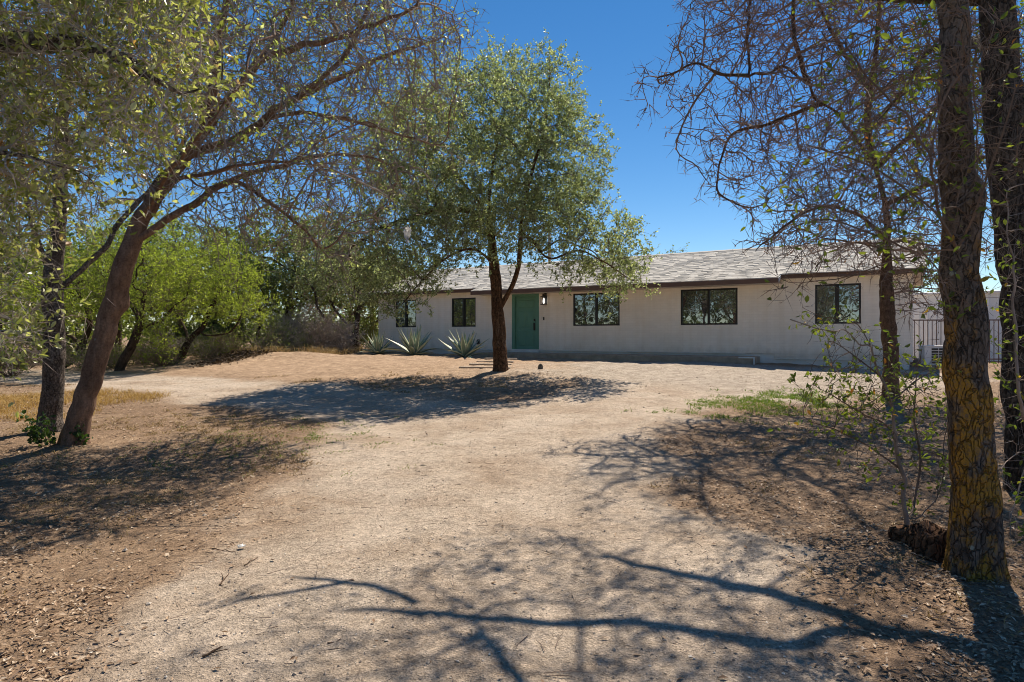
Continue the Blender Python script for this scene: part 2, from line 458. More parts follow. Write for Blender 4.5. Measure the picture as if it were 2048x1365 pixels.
def build_ground():
    gx = spaced((-900, -300, 100), (-300, -100, 25), (-100, -40, 5), (-40, -14, 0.6), (-14, -6, 0.2), (-6, 6, 0.09), (6, 14, 0.2), (14, 40, 0.6), (40, 100, 5), (100, 300, 25), (300, 900, 100))
    gy = spaced((-300, -60, 40), (-60, -10, 4), (-10, 2, 0.6), (2, 9, 0.065), (9, 19, 0.13), (19, 32, 0.3), (32, 60, 1.0), (60, 160, 8), (160, 400, 40), (400, 1600, 150))
    X, Y = np.meshgrid(gx, gy)
    x, y = X.ravel(), Y.ravel()
    V = np.stack([x, y, ground_h(x, y)], 1)
    nx, ny = len(gx), len(gy)
    i = np.arange(nx * ny).reshape(ny, nx)
    Fq = np.stack([i[:-1, :-1], i[:-1, 1:], i[1:, 1:], i[1:, :-1]], -1).reshape(-1, 4)
    dm, dd = drive_mask(x, y)
    s = (x - L0[0]) * U[0] + (y - L0[1]) * U[1]
    d = (x - L0[0]) * N[0] + (y - L0[1]) * N[1]
    nn = fbm(x * 0.6, y * 0.6, 4, 21)
    red = (1 - sstep(9.0, 12.5, d + 2.0 * nn)) * sstep(-6, -2, s + 2 * nn) * (1 - sstep(12, 16, s + 2 * nn)) * (1 - dm * 0.85)
    grav = sstep(10, 13, s + 2.0 * nn) * (1 - sstep(20, 22.5, s + nn)) * (1 - sstep(6.5, 10.0, d + 1.5 * nn)) * sstep(0.8, 1.6, d + 0.4 * nn)
    lit = np.clip(1 - dm, 0, 1) * (0.45 + 0.55 * sstep(-0.1, 0.35, fbm(x * 0.9, y * 0.9, 4, 31))) * (1 - red) * (1 - grav)
    col = np.stack([dm, red, lit, grav], 1).astype(np.float32)
    rut = np.clip((np.exp(-((np.abs(dd + 0.9) / 0.30) ** 2)) * (0.45 + 1.0 * fbm(x * 1.1, y * 0.5, 3, 77))) * dm, 0, .8).astype(np.float32)
    face_drive = drive_mask(V[Fq].mean(1)[:, 0], V[Fq].mean(1)[:, 1])[0] > 0.5
    for name, sel, label in (('ground', ~face_drive, 'reddish brown dry soil of the yard around the drive'), ('dirt_driveway', face_drive, 'pale sandy dirt driveway winding up to the house')):
        f = Fq[sel]
        used, inv = np.unique(f, return_inverse=True)
        me = mesh_np(name, V[used], inv.reshape(-1, 4), True)
        at_ = me.attributes.new('zones', 'FLOAT_COLOR', 'POINT')
        at_.data.foreach_set('color', col[used].ravel())
        me.attributes.new('rut', 'FLOAT', 'POINT').data.foreach_set('value', rut[used])
        o = obj(name, me, M['ground'])
        tag(o, label, None, None, 'structure')
build_ground()

# ------------------------------------------------------------------ the house
def px_on_wall(px):
    """distance along the house front of the pixel column px"""
    Z = 25.5 * 2092 / (px + 1040.0)
    X = (px - CX) / F_PX * Z
    return float((np.array([X, Z]) - L0) @ U)

def painted_brick(name, col):
    m, nt, out = new_mat(name)
    co = obj_co(nt)
    sp = nt.nodes.new('ShaderNodeSeparateXYZ'); nt.links.new(co, sp.inputs[0])
    cb = nt.nodes.new('ShaderNodeCombineXYZ')
    nt.links.new(math_n(nt, 'ADD', sp.outputs[0], sp.outputs[1]), cb.inputs[0]); nt.links.new(sp.outputs[2], cb.inputs[1])
    br = nd(nt, 'ShaderNodeTexBrick', Scale=1.0)
    br.inputs['Brick Width'].default_value = 0.26; br.inputs['Row Height'].default_value = 0.085
    br.inputs['Mortar Size'].default_value = 0.006; br.inputs['Mortar Smooth'].default_value = 0.4
    br.inputs['Color1'].default_value = (*[c * 0.985 for c in col], 1)
    br.inputs['Color2'].default_value = (*[min(1, c * 1.03) for c in col], 1)
    br.inputs['Mortar'].default_value = (*[c * 0.95 for c in col], 1)
    nt.links.new(cb.outputs[0], br.inputs['Vector'])
    stain = noise(nt, co, 0.9, 5, 0.6)
    c = mix(nt, 1.0, br.outputs['Color'], ramp(nt, stain, [(0.3, (0.93, 0.92, 0.90)), (0.65, (1.0, 1.0, 1.0))]), 'MULTIPLY')
    streak = noise(nt, vscale(nt, co, (5, 5, 0.35)), 1.0, 4, 0.6)
    c = mix(nt, 1.0, c, ramp(nt, streak, [(0.35, (0.95, 0.935, 0.91)), (0.6, (1.0, 1.0, 1.0))]), 'MULTIPLY')
    low = math_n(nt, 'ADD', sp.outputs[2], math_n(nt, 'MULTIPLY', noise(nt, vscale(nt, co, (1.2, 1.2, 0.5)), 2.0, 5, 0.65), 0.9))
    splash = ramp(nt, math_n(nt, 'MULTIPLY', low, 0.5), [(0.62, 0.55), (0.80, 0.0)])
    c = mix(nt, splash, c, (0.52, 0.43, 0.34))
    h = math_n(nt, 'SUBTRACT', 1.0, br.outputs['Fac'])
    n1 = bump(nt, h, 0.22, 0.010)
    n2 = bump(nt, noise(nt, co, 45, 4, 0.7), 0.35, 0.006, n1)
    principled(nt, out, c, 0.75, 0.25, n2)
    return m
M['wall'] = painted_brick('painted_brick', (0.93, 0.87, 0.79))
M['plinth'] = simple_mat('plinth_paint', (0.76, 0.74, 0.715), 0.8, 0.2, 0.10, 2.0, 0.3)
M['concrete'] = simple_mat('concrete', (0.40, 0.32, 0.25), 0.9, 0.2, 0.28, 3.0, 0.5)
M['fascia'] = simple_mat('fascia_paint', (0.135, 0.085, 0.066), 0.65, 0.3, 0.12, 2.5, 0.2)
M['soffit'] = simple_mat('soffit_paint', (0.62, 0.55, 0.47), 0.8, 0.2, 0.06, 2.0)
M['black_metal'] = simple_mat('black_metal', (0.012, 0.012, 0.013), 0.4, 0.5, 0.1)
M['green_paint'] = simple_mat('green_paint', (0.115, 0.275, 0.205), 0.5, 0.4, 0.07, 3.0)
M['white_metal'] = simple_mat('white_metal', (0.74, 0.74, 0.73), 0.5, 0.4, 0.06, 3.0)
M['rust_steel'] = simple_mat('rust_steel', (0.14, 0.075, 0.055), 0.75, 0.3, 0.3, 9.0)
M['timber'] = simple_mat('timber', (0.42, 0.35, 0.28), 0.9, 0.15, 0.3, 5.0, 0.5)
M['stone'] = simple_mat('stone', (0.12, 0.115, 0.105), 0.9, 0.2, 0.3, 20.0, 0.5)
M['dark_void'] = simple_mat('dark_void', (0.02, 0.02, 0.02), 0.9, 0.1)

def glass_mat(name, refl=0.42):
    m, nt, out = new_mat(name)
    d = nd(nt, 'ShaderNodeBsdfPrincipled', Roughness=0.5); d.inputs['Base Color'].default_value = (0.012, 0.014, 0.015, 1)
    g = nd(nt, 'ShaderNodeBsdfGlossy', Roughness=0.01); g.inputs['Color'].default_value = (0.86, 0.93, 1.0, 1)
    co = obj_co(nt)
    nrm = bump(nt, noise(nt, co, 1.3, 2), 0.06, 0.05)
    nt.links.new(nrm, g.inputs['Normal'])
    ms = nd(nt, 'ShaderNodeMixShader', Fac=refl)
    nt.links.new(d.outputs[0], ms.inputs[1]); nt.links.new(g.outputs[0], ms.inputs[2])
    nt.links.new(ms.outputs[0], out.inputs[0])
    return m
M['glass'] = glass_mat('window_glass', 0.24)
M['glass_screen'] = glass_mat('window_glass_screened', 0.17)

def shingle_mat():
    m, nt, out = new_mat('roof_shingle')
    g = nt.nodes.new('ShaderNodeNewGeometry')
    c = ramp(nt, g.outputs['Random Per Island'], [(0, (0.50, 0.47, 0.42)), (0.5, (0.585, 0.555, 0.50)), (1, (0.66, 0.63, 0.57))])
    co = obj_co(nt)
    c = mix(nt, 1.0, c, ramp(nt, noise(nt, co, 90, 3, 0.8), [(0.3, 0.75), (0.7, 1.2)]), 'MULTIPLY')
    c = mix(nt, 1.0, c, ramp(nt, noise(nt, co, 0.8, 4), [(0.3, 0.88), (0.7, 1.06)]), 'MULTIPLY')
    principled(nt, out, c, 0.95, 0.1, bump(nt, noise(nt, co, 140, 3), 0.4, 0.004))
    return m
M['shingle'] = shingle_mat()

# house frame: x along the front, y into the house (front wall at y = 0, the yard is at y < 0), z up
HOUSE_L, HOUSE_D = 20.9, 7.6
house = empty('ranch_house', (L0[0], L0[1], 0.0), math.atan2(U[1], U[0]))
tag(house, 'long low white ranch house with shingled roof and green front door', 'house')
FLOOR_Z, EAVE_Z = 0.945, 3.44
WIN_Z0, WIN_Z1 = 1.885, 3.10
windows = [(791, 832), (903, 951), (1146, 1239), (1361, 1475), (1630, 1722)]
door_x = (px_on_wall(1026.5), px_on_wall(1075))
s_lower = px_on_wall(1548)          # right of here the wall runs further down
openings = [(px_on_wall(a), px_on_wall(b), WIN_Z0, WIN_Z1) for a, b in windows] + [(door_x[0], door_x[1], FLOOR_Z - 0.01, 3.15)]

def wall_mesh(x0, x1, z0, z1, ops, reveal=0.11):
    xs = sorted({x0, x1, *[o[0] for o in ops], *[o[1] for o in ops]})
    zs = sorted({z0, z1, *[min(max(o[2], z0), z1) for o in ops], *[o[3] for o in ops]})
    b = MB()
    for i in range(len(xs) - 1):
        for k in range(len(zs) - 1):
            cx, cz = (xs[i] + xs[i + 1]) / 2, (zs[k] + zs[k + 1]) / 2
            if any(o[0] < cx < o[1] and o[2] < cz < o[3] for o in ops):
                continue
            b.add([(xs[i], 0, zs[k]), (xs[i + 1], 0, zs[k]), (xs[i + 1], 0, zs[k + 1]), (xs[i], 0, zs[k + 1])], [(0, 1, 2, 3)])
    for a, c, p, q in ops:
        p = max(p, z0)
        b.add([(a, 0, p), (a, reveal, p), (a, reveal, q), (a, 0, q)], [(0, 1, 2, 3)])
        b.add([(c, 0, p), (c, reveal, p), (c, reveal, q), (c, 0, q)], [(3, 2, 1, 0)])
        b.add([(a, 0, q), (c, 0, q), (c, reveal, q), (a, reveal, q)], [(0, 1, 2, 3)])
        b.add([(a, 0, p), (c, 0, p), (c, reveal, p), (a, reveal, p)], [(3, 2, 1, 0)])
    return b
RIDGE_Z = 4.83
w = wall_mesh(0, HOUSE_L, FLOOR_Z, EAVE_Z, openings)
w.add([(0, 0, FLOOR_Z), (0, HOUSE_D, FLOOR_Z), (0, HOUSE_D, EAVE_Z), (0, HOUSE_D / 2, RIDGE_Z - 0.12), (0, 0, EAVE_Z)], [(4, 3, 2, 1, 0)])
w.add([(HOUSE_L, 0, FLOOR_Z), (HOUSE_L, HOUSE_D, FLOOR_Z), (HOUSE_L, HOUSE_D, EAVE_Z), (HOUSE_L, HOUSE_D / 2, RIDGE_Z - 0.12), (HOUSE_L, 0, EAVE_Z)], [(0, 1, 2, 3, 4)])
w.add([(0, HOUSE_D, FLOOR_Z), (HOUSE_L, HOUSE_D, FLOOR_Z), (HOUSE_L, HOUSE_D, EAVE_Z), (0, HOUSE_D, EAVE_Z)], [(3, 2, 1, 0)])
w.build('wall', M['wall'], house)
# lower skirt of the wall at the right end, and the base under everything
box('wall_skirt', M['wall'], house, s_lower, HOUSE_L - 0.003, 0.003, 0.30, 0.79, FLOOR_Z - 0.002)
box('foundation', M['plinth'], house, 0.06, HOUSE_L - 0.09, 0.035, HOUSE_D - 0.05, -0.2, FLOOR_Z - 0.004)
box('drip_ledge', M['plinth'], house, s_lower, HOUSE_L + 0.004, -0.022, 0.002, 0.775, 0.795)
box('drip_ledge', M['plinth'], house, 0.0, s_lower - 0.9, -0.020, -0.002, FLOOR_Z - 0.012, FLOOR_Z + 0.012)
# concrete walk along the front
walk_x0, walk_x1 = px_on_wall(950), px_on_wall(1520)
box('concrete_walk', M['concrete'], house, walk_x0, walk_x1, -1.12, 0.03, 0.25, 0.855, 0.015)
b = MB().box(walk_x1 + 0.02, walk_x1 + 0.06, -1.14, -1.10, 0.5, 0.85).box(walk_x1 - 0.42, walk_x1 + 0.06, -1.141, -1.101, 0.82, 0.86)
b.build('drain_pipe', M['white_metal'], house)

# windows: dark frames, two panes each, the left one behind a screen
for k, (a, c, p, q) in enumerate(openings[:5]):
    fr = MB()
    t = 0.055
    fr.box(a + 0.002, a + t, 0.02, 0.10, p + 0.002, q - 0.002).box(c - t, c - 0.002, 0.02, 0.10, p + 0.002, q - 0.002)
    fr.box(a + t, c - t, 0.02, 0.10, q - t, q - 0.002).box(a + t, c - t, 0.02, 0.10, p + 0.002, p + t)
    wo = obj('window', fr.mesh('window'), M['black_metal'], house)
    mid = (a + c) / 2
    box('mullion', M['black_metal'], wo, mid - 0.035, mid + 0.035, 0.012, 0.09, p + t, q - t)
    box('pane', M['glass_screen'] if k in (1, 4, 0) else M['glass'], wo, a + t, mid - 0.035, 0.050, 0.062, p + t, q - t)
    box('pane', M['glass'], wo, mid + 0.035, c - t, 0.066, 0.078, p + t, q - t)
    if k in (0, 1, 4):
        box('screen_frame', M['black_metal'], wo, mid - 0.075, mid - 0.036, 0.03, 0.049, p + t, q - t)

# front door
dx0, dx1 = door_x
df = MB()
df.box(dx0 - 0.06, dx0 + 0.075, -0.016, 0.10, FLOOR_Z, 3.15).box(dx1 - 0.075, dx1 + 0.06, -0.016, 0.10, FLOOR_Z, 3.15).box(dx0 - 0.06, dx1 + 0.06, -0.018, 0.102, 3.075, 3.19)
door = box('door', M['green_paint'], house, dx0 + 0.075, dx1 - 0.075, 0.055, 0.10, FLOOR_Z + 0.035, 3.074)
tag(door, 'sea green panelled front door with dark handle')
df.build('door_frame', M['green_paint'], door)
sx0, sx1 = dx0 + 0.075, dx1 - 0.075
sw = sx1 - sx0
for (z0, z1) in ((1.12, 1.72), (1.84, 2.50), (2.62, 2.92)):
    for j in (0, 1):
        a = sx0 + sw * (0.14 + 0.40 * j); c = a + sw * 0.32
        pm = MB()
        i = 0.03
        pm.add([(a, 0.055, z0), (c, 0.055, z0), (c, 0.055, z1), (a, 0.055, z1),
                (a + i, 0.038, z0 + i), (c - i, 0.038, z0 + i), (c - i, 0.038, z1 - i), (a + i, 0.038, z1 - i)],
               [(4, 5, 6, 7), (0, 1, 5, 4), (1, 2, 6, 5), (2, 3, 7, 6), (3, 0, 4, 7)])
        pm.build('door_panel', M['green_paint'], door)
box('door_handle', M['black_metal'], door, sx1 - 0.12, sx1 - 0.065, -0.01, 0.055, 1.72, 2.02, 0.01)
box('deadbolt', M['black_metal'], door, sx1 - 0.12, sx1 - 0.06, 0.02, 0.055, 2.08, 2.17, 0.008)
box('door_sill', M['plinth'], door, dx0 - 0.08, dx1 + 0.08, -0.10, 0.10, FLOOR_Z - 0.09, FLOOR_Z + 0.03, 0.006)

# wall lamp right of the door
lx = px_on_wall(1090.5)
lamp = box('wall_lamp', M['black_metal'], house, lx - 0.065, lx + 0.065, -0.03, 0.0, 2.72, 3.16, 0.006)
cage = MB()
for sx in (-1, 1):
    for yy in (-0.20, -0.05):
        cage.box(lx + sx * 0.085 - 0.009, lx + sx * 0.085 + 0.009, yy - 0.009, yy + 0.009, 2.74, 3.00)
cage.box(lx - 0.10, lx + 0.10, -0.215, -0.032, 3.0, 3.035).box(lx - 0.10, lx + 0.10, -0.215, -0.032, 2.71, 2.74).box(lx - 0.05, lx + 0.05, -0.15, -0.032, 3.035, 3.13)
cage.build('lamp_cage', M['black_metal'], lamp)
mb_, nt_, out_ = new_mat('bulb_emission')  # weak near-white emission on the bulb
e_ = nd(nt_, 'ShaderNodeEmission', Strength=1.6); e_.inputs['Color'].default_value = (1, 0.95, 0.88, 1)
nt_.links.new(e_.outputs[0], out_.inputs[0])
th = np.linspace(0, 2 * np.pi, 9)[:-1]
bz = [(2.76, 0.02), (2.80, 0.038), (2.86, 0.042), (2.92, 0.03), (2.97, 0.018)]
bv = np.concatenate([np.stack([lx + r * np.cos(th), -0.125 + r * np.sin(th), np.full(8, z)], 1) for z, r in bz])
bf = np.array([[8 * k + j, 8 * k + (j + 1) % 8, 8 * k + 8 + (j + 1) % 8, 8 * k + 8 + j] for k in range(4) for j in range(8)])
obj('bulb', mesh_np('bulb', bv, bf, True), mb_, lamp)
bell = px_on_wall(1087.5)
box('doorbell', M['black_metal'], house, bell - 0.025, bell + 0.025, -0.025, 0.0, 2.12, 2.24, 0.006)
tx = px_on_wall(957)
tap = MB().box(tx - 0.05, tx + 0.05, -0.03, 0.0, 1.18, 1.36).box(tx - 0.02, tx + 0.02, -0.12, -0.028, 1.28, 1.32).box(tx - 0.018, tx + 0.06, -0.13, -0.09, 1.15, 1.285)
tap.build('outdoor_tap', M['black_metal'], house)

# roof: deck, shingles, fascia. the front slope is lengthened over the porch
SL = (RIDGE_Z - 3.47) / (HOUSE_D / 2 + 0.35)
RK = 0.32                                             # overhang at the gables
porch_x0, porch_x1 = px_on_wall(966), px_on_wall(1572) - 0.1
def roof_z(y):                                        # front slope, y from the eave to the ridge
    return RIDGE_Z - SL * (HOUSE_D / 2 - y)
roof_b = MB()
def slab(x0, x1, y0, y1, t=0.10):
    z0, z1 = roof_z(y0), roof_z(y1)
    vs = [(x0, y0, z0), (x1, y0, z0), (x1, y1, z1), (x0, y1, z1)]
    roof_b.add([(x, y, z - 0.02) for x, y, z in vs] + [(x, y, z - t) for x, y, z in vs], [(0, 1, 2, 3), (7, 6, 5, 4), (0, 4, 5, 1), (1, 5, 6, 2), (2, 6, 7, 3), (3, 7, 4, 0)])
slab(-RK, HOUSE_L + RK, -0.35, HOUSE_D / 2)
PY = -0.83
slab(porch_x0, porch_x1, PY, -0.352)
yb = HOUSE_D + 0.35
roof_b.add([(-RK, HOUSE_D / 2, RIDGE_Z), (HOUSE_L + RK, HOUSE_D / 2, RIDGE_Z), (HOUSE_L + RK, yb, 3.47), (-RK, yb, 3.47)], [(0, 1, 2, 3)])
roof = roof_b.build('roof', M['soffit'], house)
rng = np.random.default_rng(3)
sv, sf = [], []
def shingle(x0, x1, y0, y1, lift):
    """one shingle: butt end lifted above the course below"""
    z0, z1 = roof_z(y0) + lift, roof_z(y1) + 0.004
    b0 = len(sv)
    sv.extend([(x0, y0, z0), (x1, y0, z0), (x1, y1, z1), (x0, y1, z1), (x0, y0, z0 - lift - 0.015), (x1, y0, z0 - lift - 0.015)])
    sf.extend([(b0, b0 + 1, b0 + 2, b0 + 3), (b0 + 4, b0 + 5, b0 + 1, b0)])
def course(xa, xb, y0, y1):
    x = xa - rng.uniform(0, 0.3)
    while x < xb:
        wd = rng.uniform(0.16, 0.38)
        xe = min(x + wd, xb)
        if xe > xa:
            shingle(max(x, xa), xe - 0.006, y0 - rng.uniform(0, 0.018), y1 + 0.03, rng.uniform(0.010, 0.030))
        x += wd
EXP = 0.135
yy = PY - 0.02
while yy < HOUSE_D / 2 - 0.05:
    y1 = min(yy + EXP, HOUSE_D / 2)
    if y1 < -0.36:
        course(porch_x0 - 0.01, porch_x1 + 0.01, yy, y1)
    else:
        course(-RK, HOUSE_L + RK, yy, y1)
    yy += EXP
sh = obj('shingles', mesh_np('shingles', np.array(sv), np.array(sf)), M['shingle'], house)
sh['kind'] = 'stuff'
x = -RK
while x < HOUSE_L + RK - 0.01:
    xe = min(x + 0.9, HOUSE_L + RK)
    c = MB()
    c.add([(x, HOUSE_D / 2 - 0.14, RIDGE_Z - 0.02), (xe - 0.012, HOUSE_D / 2 - 0.14, RIDGE_Z - 0.02), (xe - 0.012, HOUSE_D / 2, RIDGE_Z + 0.035), (x, HOUSE_D / 2, RIDGE_Z + 0.035),
           (xe - 0.012, HOUSE_D / 2 + 0.14, RIDGE_Z - 0.02), (x, HOUSE_D / 2 + 0.14, RIDGE_Z - 0.02)], [(0, 1, 2, 3), (3, 2, 4, 5)])
    c.build('ridge_cap', M['shingle'], roof)
    x = xe
fz = 3.47 - 0.02
FH = 0.145
box('fascia', M['fascia'], roof, -RK, porch_x0 - 0.0, -0.385, -0.352, fz - FH, fz)
box('fascia', M['fascia'], roof, porch_x1, HOUSE_L + RK, -0.385, -0.352, fz - FH, fz)
pz = roof_z(PY) - 0.02
box('fascia', M['fascia'], roof, porch_x0 - 0.02, porch_x1 + 0.02, PY - 0.035, PY - 0.002, pz - FH, pz)
for xe in (porch_x0 - 0.018, porch_x1 - 0.016):
    r = MB()
    r.add([(xe, PY, pz - FH), (xe + 0.034, PY, pz - FH), (xe + 0.034, -0.40, fz - FH + 0.01), (xe, -0.40, fz - FH + 0.01),
           (xe, PY, pz), (xe + 0.034, PY, pz), (xe + 0.034, -0.40, fz - 0.02), (xe, -0.40, fz - 0.02)],
          [(0, 3, 2, 1), (4, 5, 6, 7), (0, 1, 5, 4), (1, 2, 6, 5), (2, 3, 7, 6), (3, 0, 4, 7)])
    r.build('porch_end_board', M['white_metal'], roof)
for xe in (-RK - 0.003, HOUSE_L + RK - 0.031):
    r = MB()
    y0, y1 = -0.352, HOUSE_D / 2
    r.add([(xe, y0, roof_z(y0) - 0.16), (xe + 0.034, y0, roof_z(y0) - 0.16), (xe + 0.034, y1, roof_z(y1) - 0.16), (xe, y1, roof_z(y1) - 0.16),
           (xe, y0, roof_z(y0) - 0.019), (xe + 0.034, y0, roof_z(y0) - 0.019), (xe + 0.034, y1, roof_z(y1) - 0.019), (xe, y1, roof_z(y1) - 0.019)],
          [(0, 3, 2, 1), (4, 5, 6, 7), (0, 1, 5, 4), (1, 2, 6, 5), (2, 3, 7, 6), (3, 0, 4, 7)])
    r.build('rake_board', M['fascia'], roof)
box('soffit', M['soffit'], roof, porch_x0 + 0.02, porch_x1 - 0.02, PY, -0.003, pz - FH + 0.012, pz - FH + 0.03)
box('soffit', M['soffit'], roof, -RK + 0.04, porch_x0 - 0.03, -0.35, -0.003, fz - FH + 0.012, fz - FH + 0.03)
box('soffit', M['soffit'], roof, porch_x1 + 0.03, HOUSE_L + RK - 0.04, -0.35, -0.003, fz - FH + 0.012, fz - FH + 0.03)

# ------------------------------------------------------------------ trees
def resample(P, step):
    P = np.asarray(P, float)
    # Catmull-Rom through the points, then even spacing
    Q = np.vstack([2 * P[0] - P[1], P, 2 * P[-1] - P[-2]])
    out = []
    for i in range(1, len(Q) - 2):
        t = np.linspace(0, 1, 12, endpoint=False)[:, None]
        p0, p1, p2, p3 = Q[i - 1], Q[i], Q[i + 1], Q[i + 2]
        out.append(0.5 * (2 * p1 + (p2 - p0) * t + (2 * p0 - 5 * p1 + 4 * p2 - p3) * t ** 2 + (3 * p1 - p0 - 3 * p2 + p3) * t ** 3))
    out = np.vstack(out + [P[-1:]])
    L = np.concatenate([[0], np.cumsum(np.linalg.norm(np.diff(out, axis=0), axis=1))])
    n = max(2, int(round(L[-1] / step)) + 1)
    s = np.linspace(0, L[-1], n)
    return np.stack([np.interp(s, L, out[:, k]) for k in range(3)], 1)

def ell(px, py, Z, rx, ry, rz):
    """an ellipsoid of foliage: centre and half sizes read off the photograph, depth half size in metres"""
    return (at(px, py, Z), np.array([rx / F_PX * Z, rz, ry / F_PX * Z]))

def sample_env(env, n, rng, shell=0.0):
    vol = np.array([np.prod(r) for _, r in env]); k = rng.choice(len(env), n, p=vol / vol.sum())
    v = norm(rng.normal(size=(n, 3))) * rng.uniform(shell ** 3, 1, (n, 1)) ** (1 / 3)
    c = np.array([e[0] for e in env])[k]; r = np.array([e[1] for e in env])[k]
    return c + v * r

def grow(polys, env, n_attr, D, infl, kill, rng, gnarl=0.35, iters=90, trop=(0, 0, 0.0), jit=0.02, min_z=None, max_nodes=9000):
    """space colonisation: branches grow from the given limbs towards points spread through the crown"""
    pos, par = [], []
    spans = []
    for k, P in enumerate(polys):
        R = resample(P, D)
        R[1:] += rng.normal(size=(len(R) - 1, 3)) * (jit * (1.0 if k else 0.4)) * np.minimum(1, np.arange(1, len(R)) / 4)[:, None]
        if k == 0:
            base = -1
        else:
            base = int(np.argmin(np.linalg.norm(np.array(pos) - R[0], axis=1)))
            R = R[1:]
        first = len(pos)
        for p in R:
            pos.append(p); par.append(base); base = len(pos) - 1
        spans.append((first, len(pos)))
    n_init0 = len(pos)
    A = sample_env(env, n_attr, rng)
    if min_z is not None:
        A = A[A[:, 2] > min_z]
    pos = [np.array(pos)]; allpos = pos[0]; par = list(par)
    dist = np.full(len(A), 1e9); idx = np.zeros(len(A), int)
    def update(P, off):
        nonlocal dist, idx
        for i in range(0, len(P), 512):
            d = np.linalg.norm(A[:, None, :] - P[None, i:i + 512, :], axis=2)
            j = d.argmin(1); dm = d[np.arange(len(A)), j]
            better = dm < dist
            dist[better] = dm[better]; idx[better] = j[better] + off + i
    update(allpos, 0)
    trop = np.array(trop)
    seen = {}
    for it in range(iters):
        alive = dist > kill
        A, dist, idx = A[alive], dist[alive], idx[alive]
        act = dist < infl
        if not act.any() or len(allpos) > max_nodes:
            break
        ids, inv = np.unique(idx[act], return_inverse=True)
        dirs = np.zeros((len(ids), 3)); np.add.at(dirs, inv, norm(A[act] - allpos[idx[act]]))
        dirs = norm(norm(dirs) + gnarl * rng.normal(size=dirs.shape) + trop)
        ok = np.array([seen.get(int(i), 0) < 3 for i in ids])
        if not ok.any():
            break
        for i in ids[ok]: seen[int(i)] = seen.get(int(i), 0) + 1
        newp = allpos[ids[ok]] + dirs[ok] * D
        off = len(allpos)
        allpos = np.vstack([allpos, newp]); par += list(ids[ok])
        update(newp, off)
    return allpos, np.array(par), spans

def analyse(pos, par, r_base, r_tip):
    n = len(pos)
    cnt = np.zeros(n); nch = np.zeros(n, int)
    for i in range(n):
        if par[i] >= 0: nch[par[i]] += 1
    cnt[nch == 0] = 1
    order = np.arange(n)[::-1]
    # parents always come before their children
    for i in order:
        if par[i] >= 0: cnt[par[i]] += cnt[i]
    ex = math.log(max(cnt[0], 2)) / math.log(r_base / r_tip)
    rad = r_tip * cnt ** (1 / ex)
    children = [[] for _ in range(n)]
    for i in range(n):
        if par[i] >= 0: children[par[i]].append(i)
    chains = []
    stack = [(0, -1)]
    while stack:
        s, p = stack.pop()
        ch = [p] if p >= 0 else []
        c = s
        while True:
            ch.append(c)
            k = children[c]
            if not k: break
            m = max(k, key=lambda q: cnt[q])
            for q in k:
                if q != m: stack.append((q, c))
            c = m
        chains.append(np.array(ch))
    return rad, cnt, chains

def tube(P, R, sides, Vl, Fl, off, noise_amp=0.0, rng=None, cap=False):
    n = len(P)
    T = norm(np.gradient(P, axis=0))
    ref = np.array([0.0, 1.0, 0.0]) if abs(T[0][1]) < 0.9 else np.array([1.0, 0, 0])
    a = np.empty((n, 3)); v = norm(np.cross(T[0], ref))
    for i in range(n):
        v = v - T[i] * (v @ T[i]); v = v / max(np.linalg.norm(v), 1e-9); a[i] = v
    b = np.cross(T, a)
    th = np.linspace(0, 2 * np.pi, sides, endpoint=False)
    rr = np.repeat(R[:, None], sides, 1)
    if noise_amp and rng is not None:
        rr = rr * (1 + noise_amp * rng.normal(size=rr.shape))
    V = P[:, None, :] + rr[:, :, None] * (a[:, None, :] * np.cos(th)[None, :, None] + b[:, None, :] * np.sin(th)[None, :, None])
    Vl.append(V.reshape(-1, 3))
    i = np.arange(n * sides).reshape(n, sides)
    j = np.roll(i, -1, axis=1)
    Fl.append(np.stack([i[:-1], j[:-1], j[1:], i[1:]], -1).reshape(-1, 4) + off)
    return off + n * sides

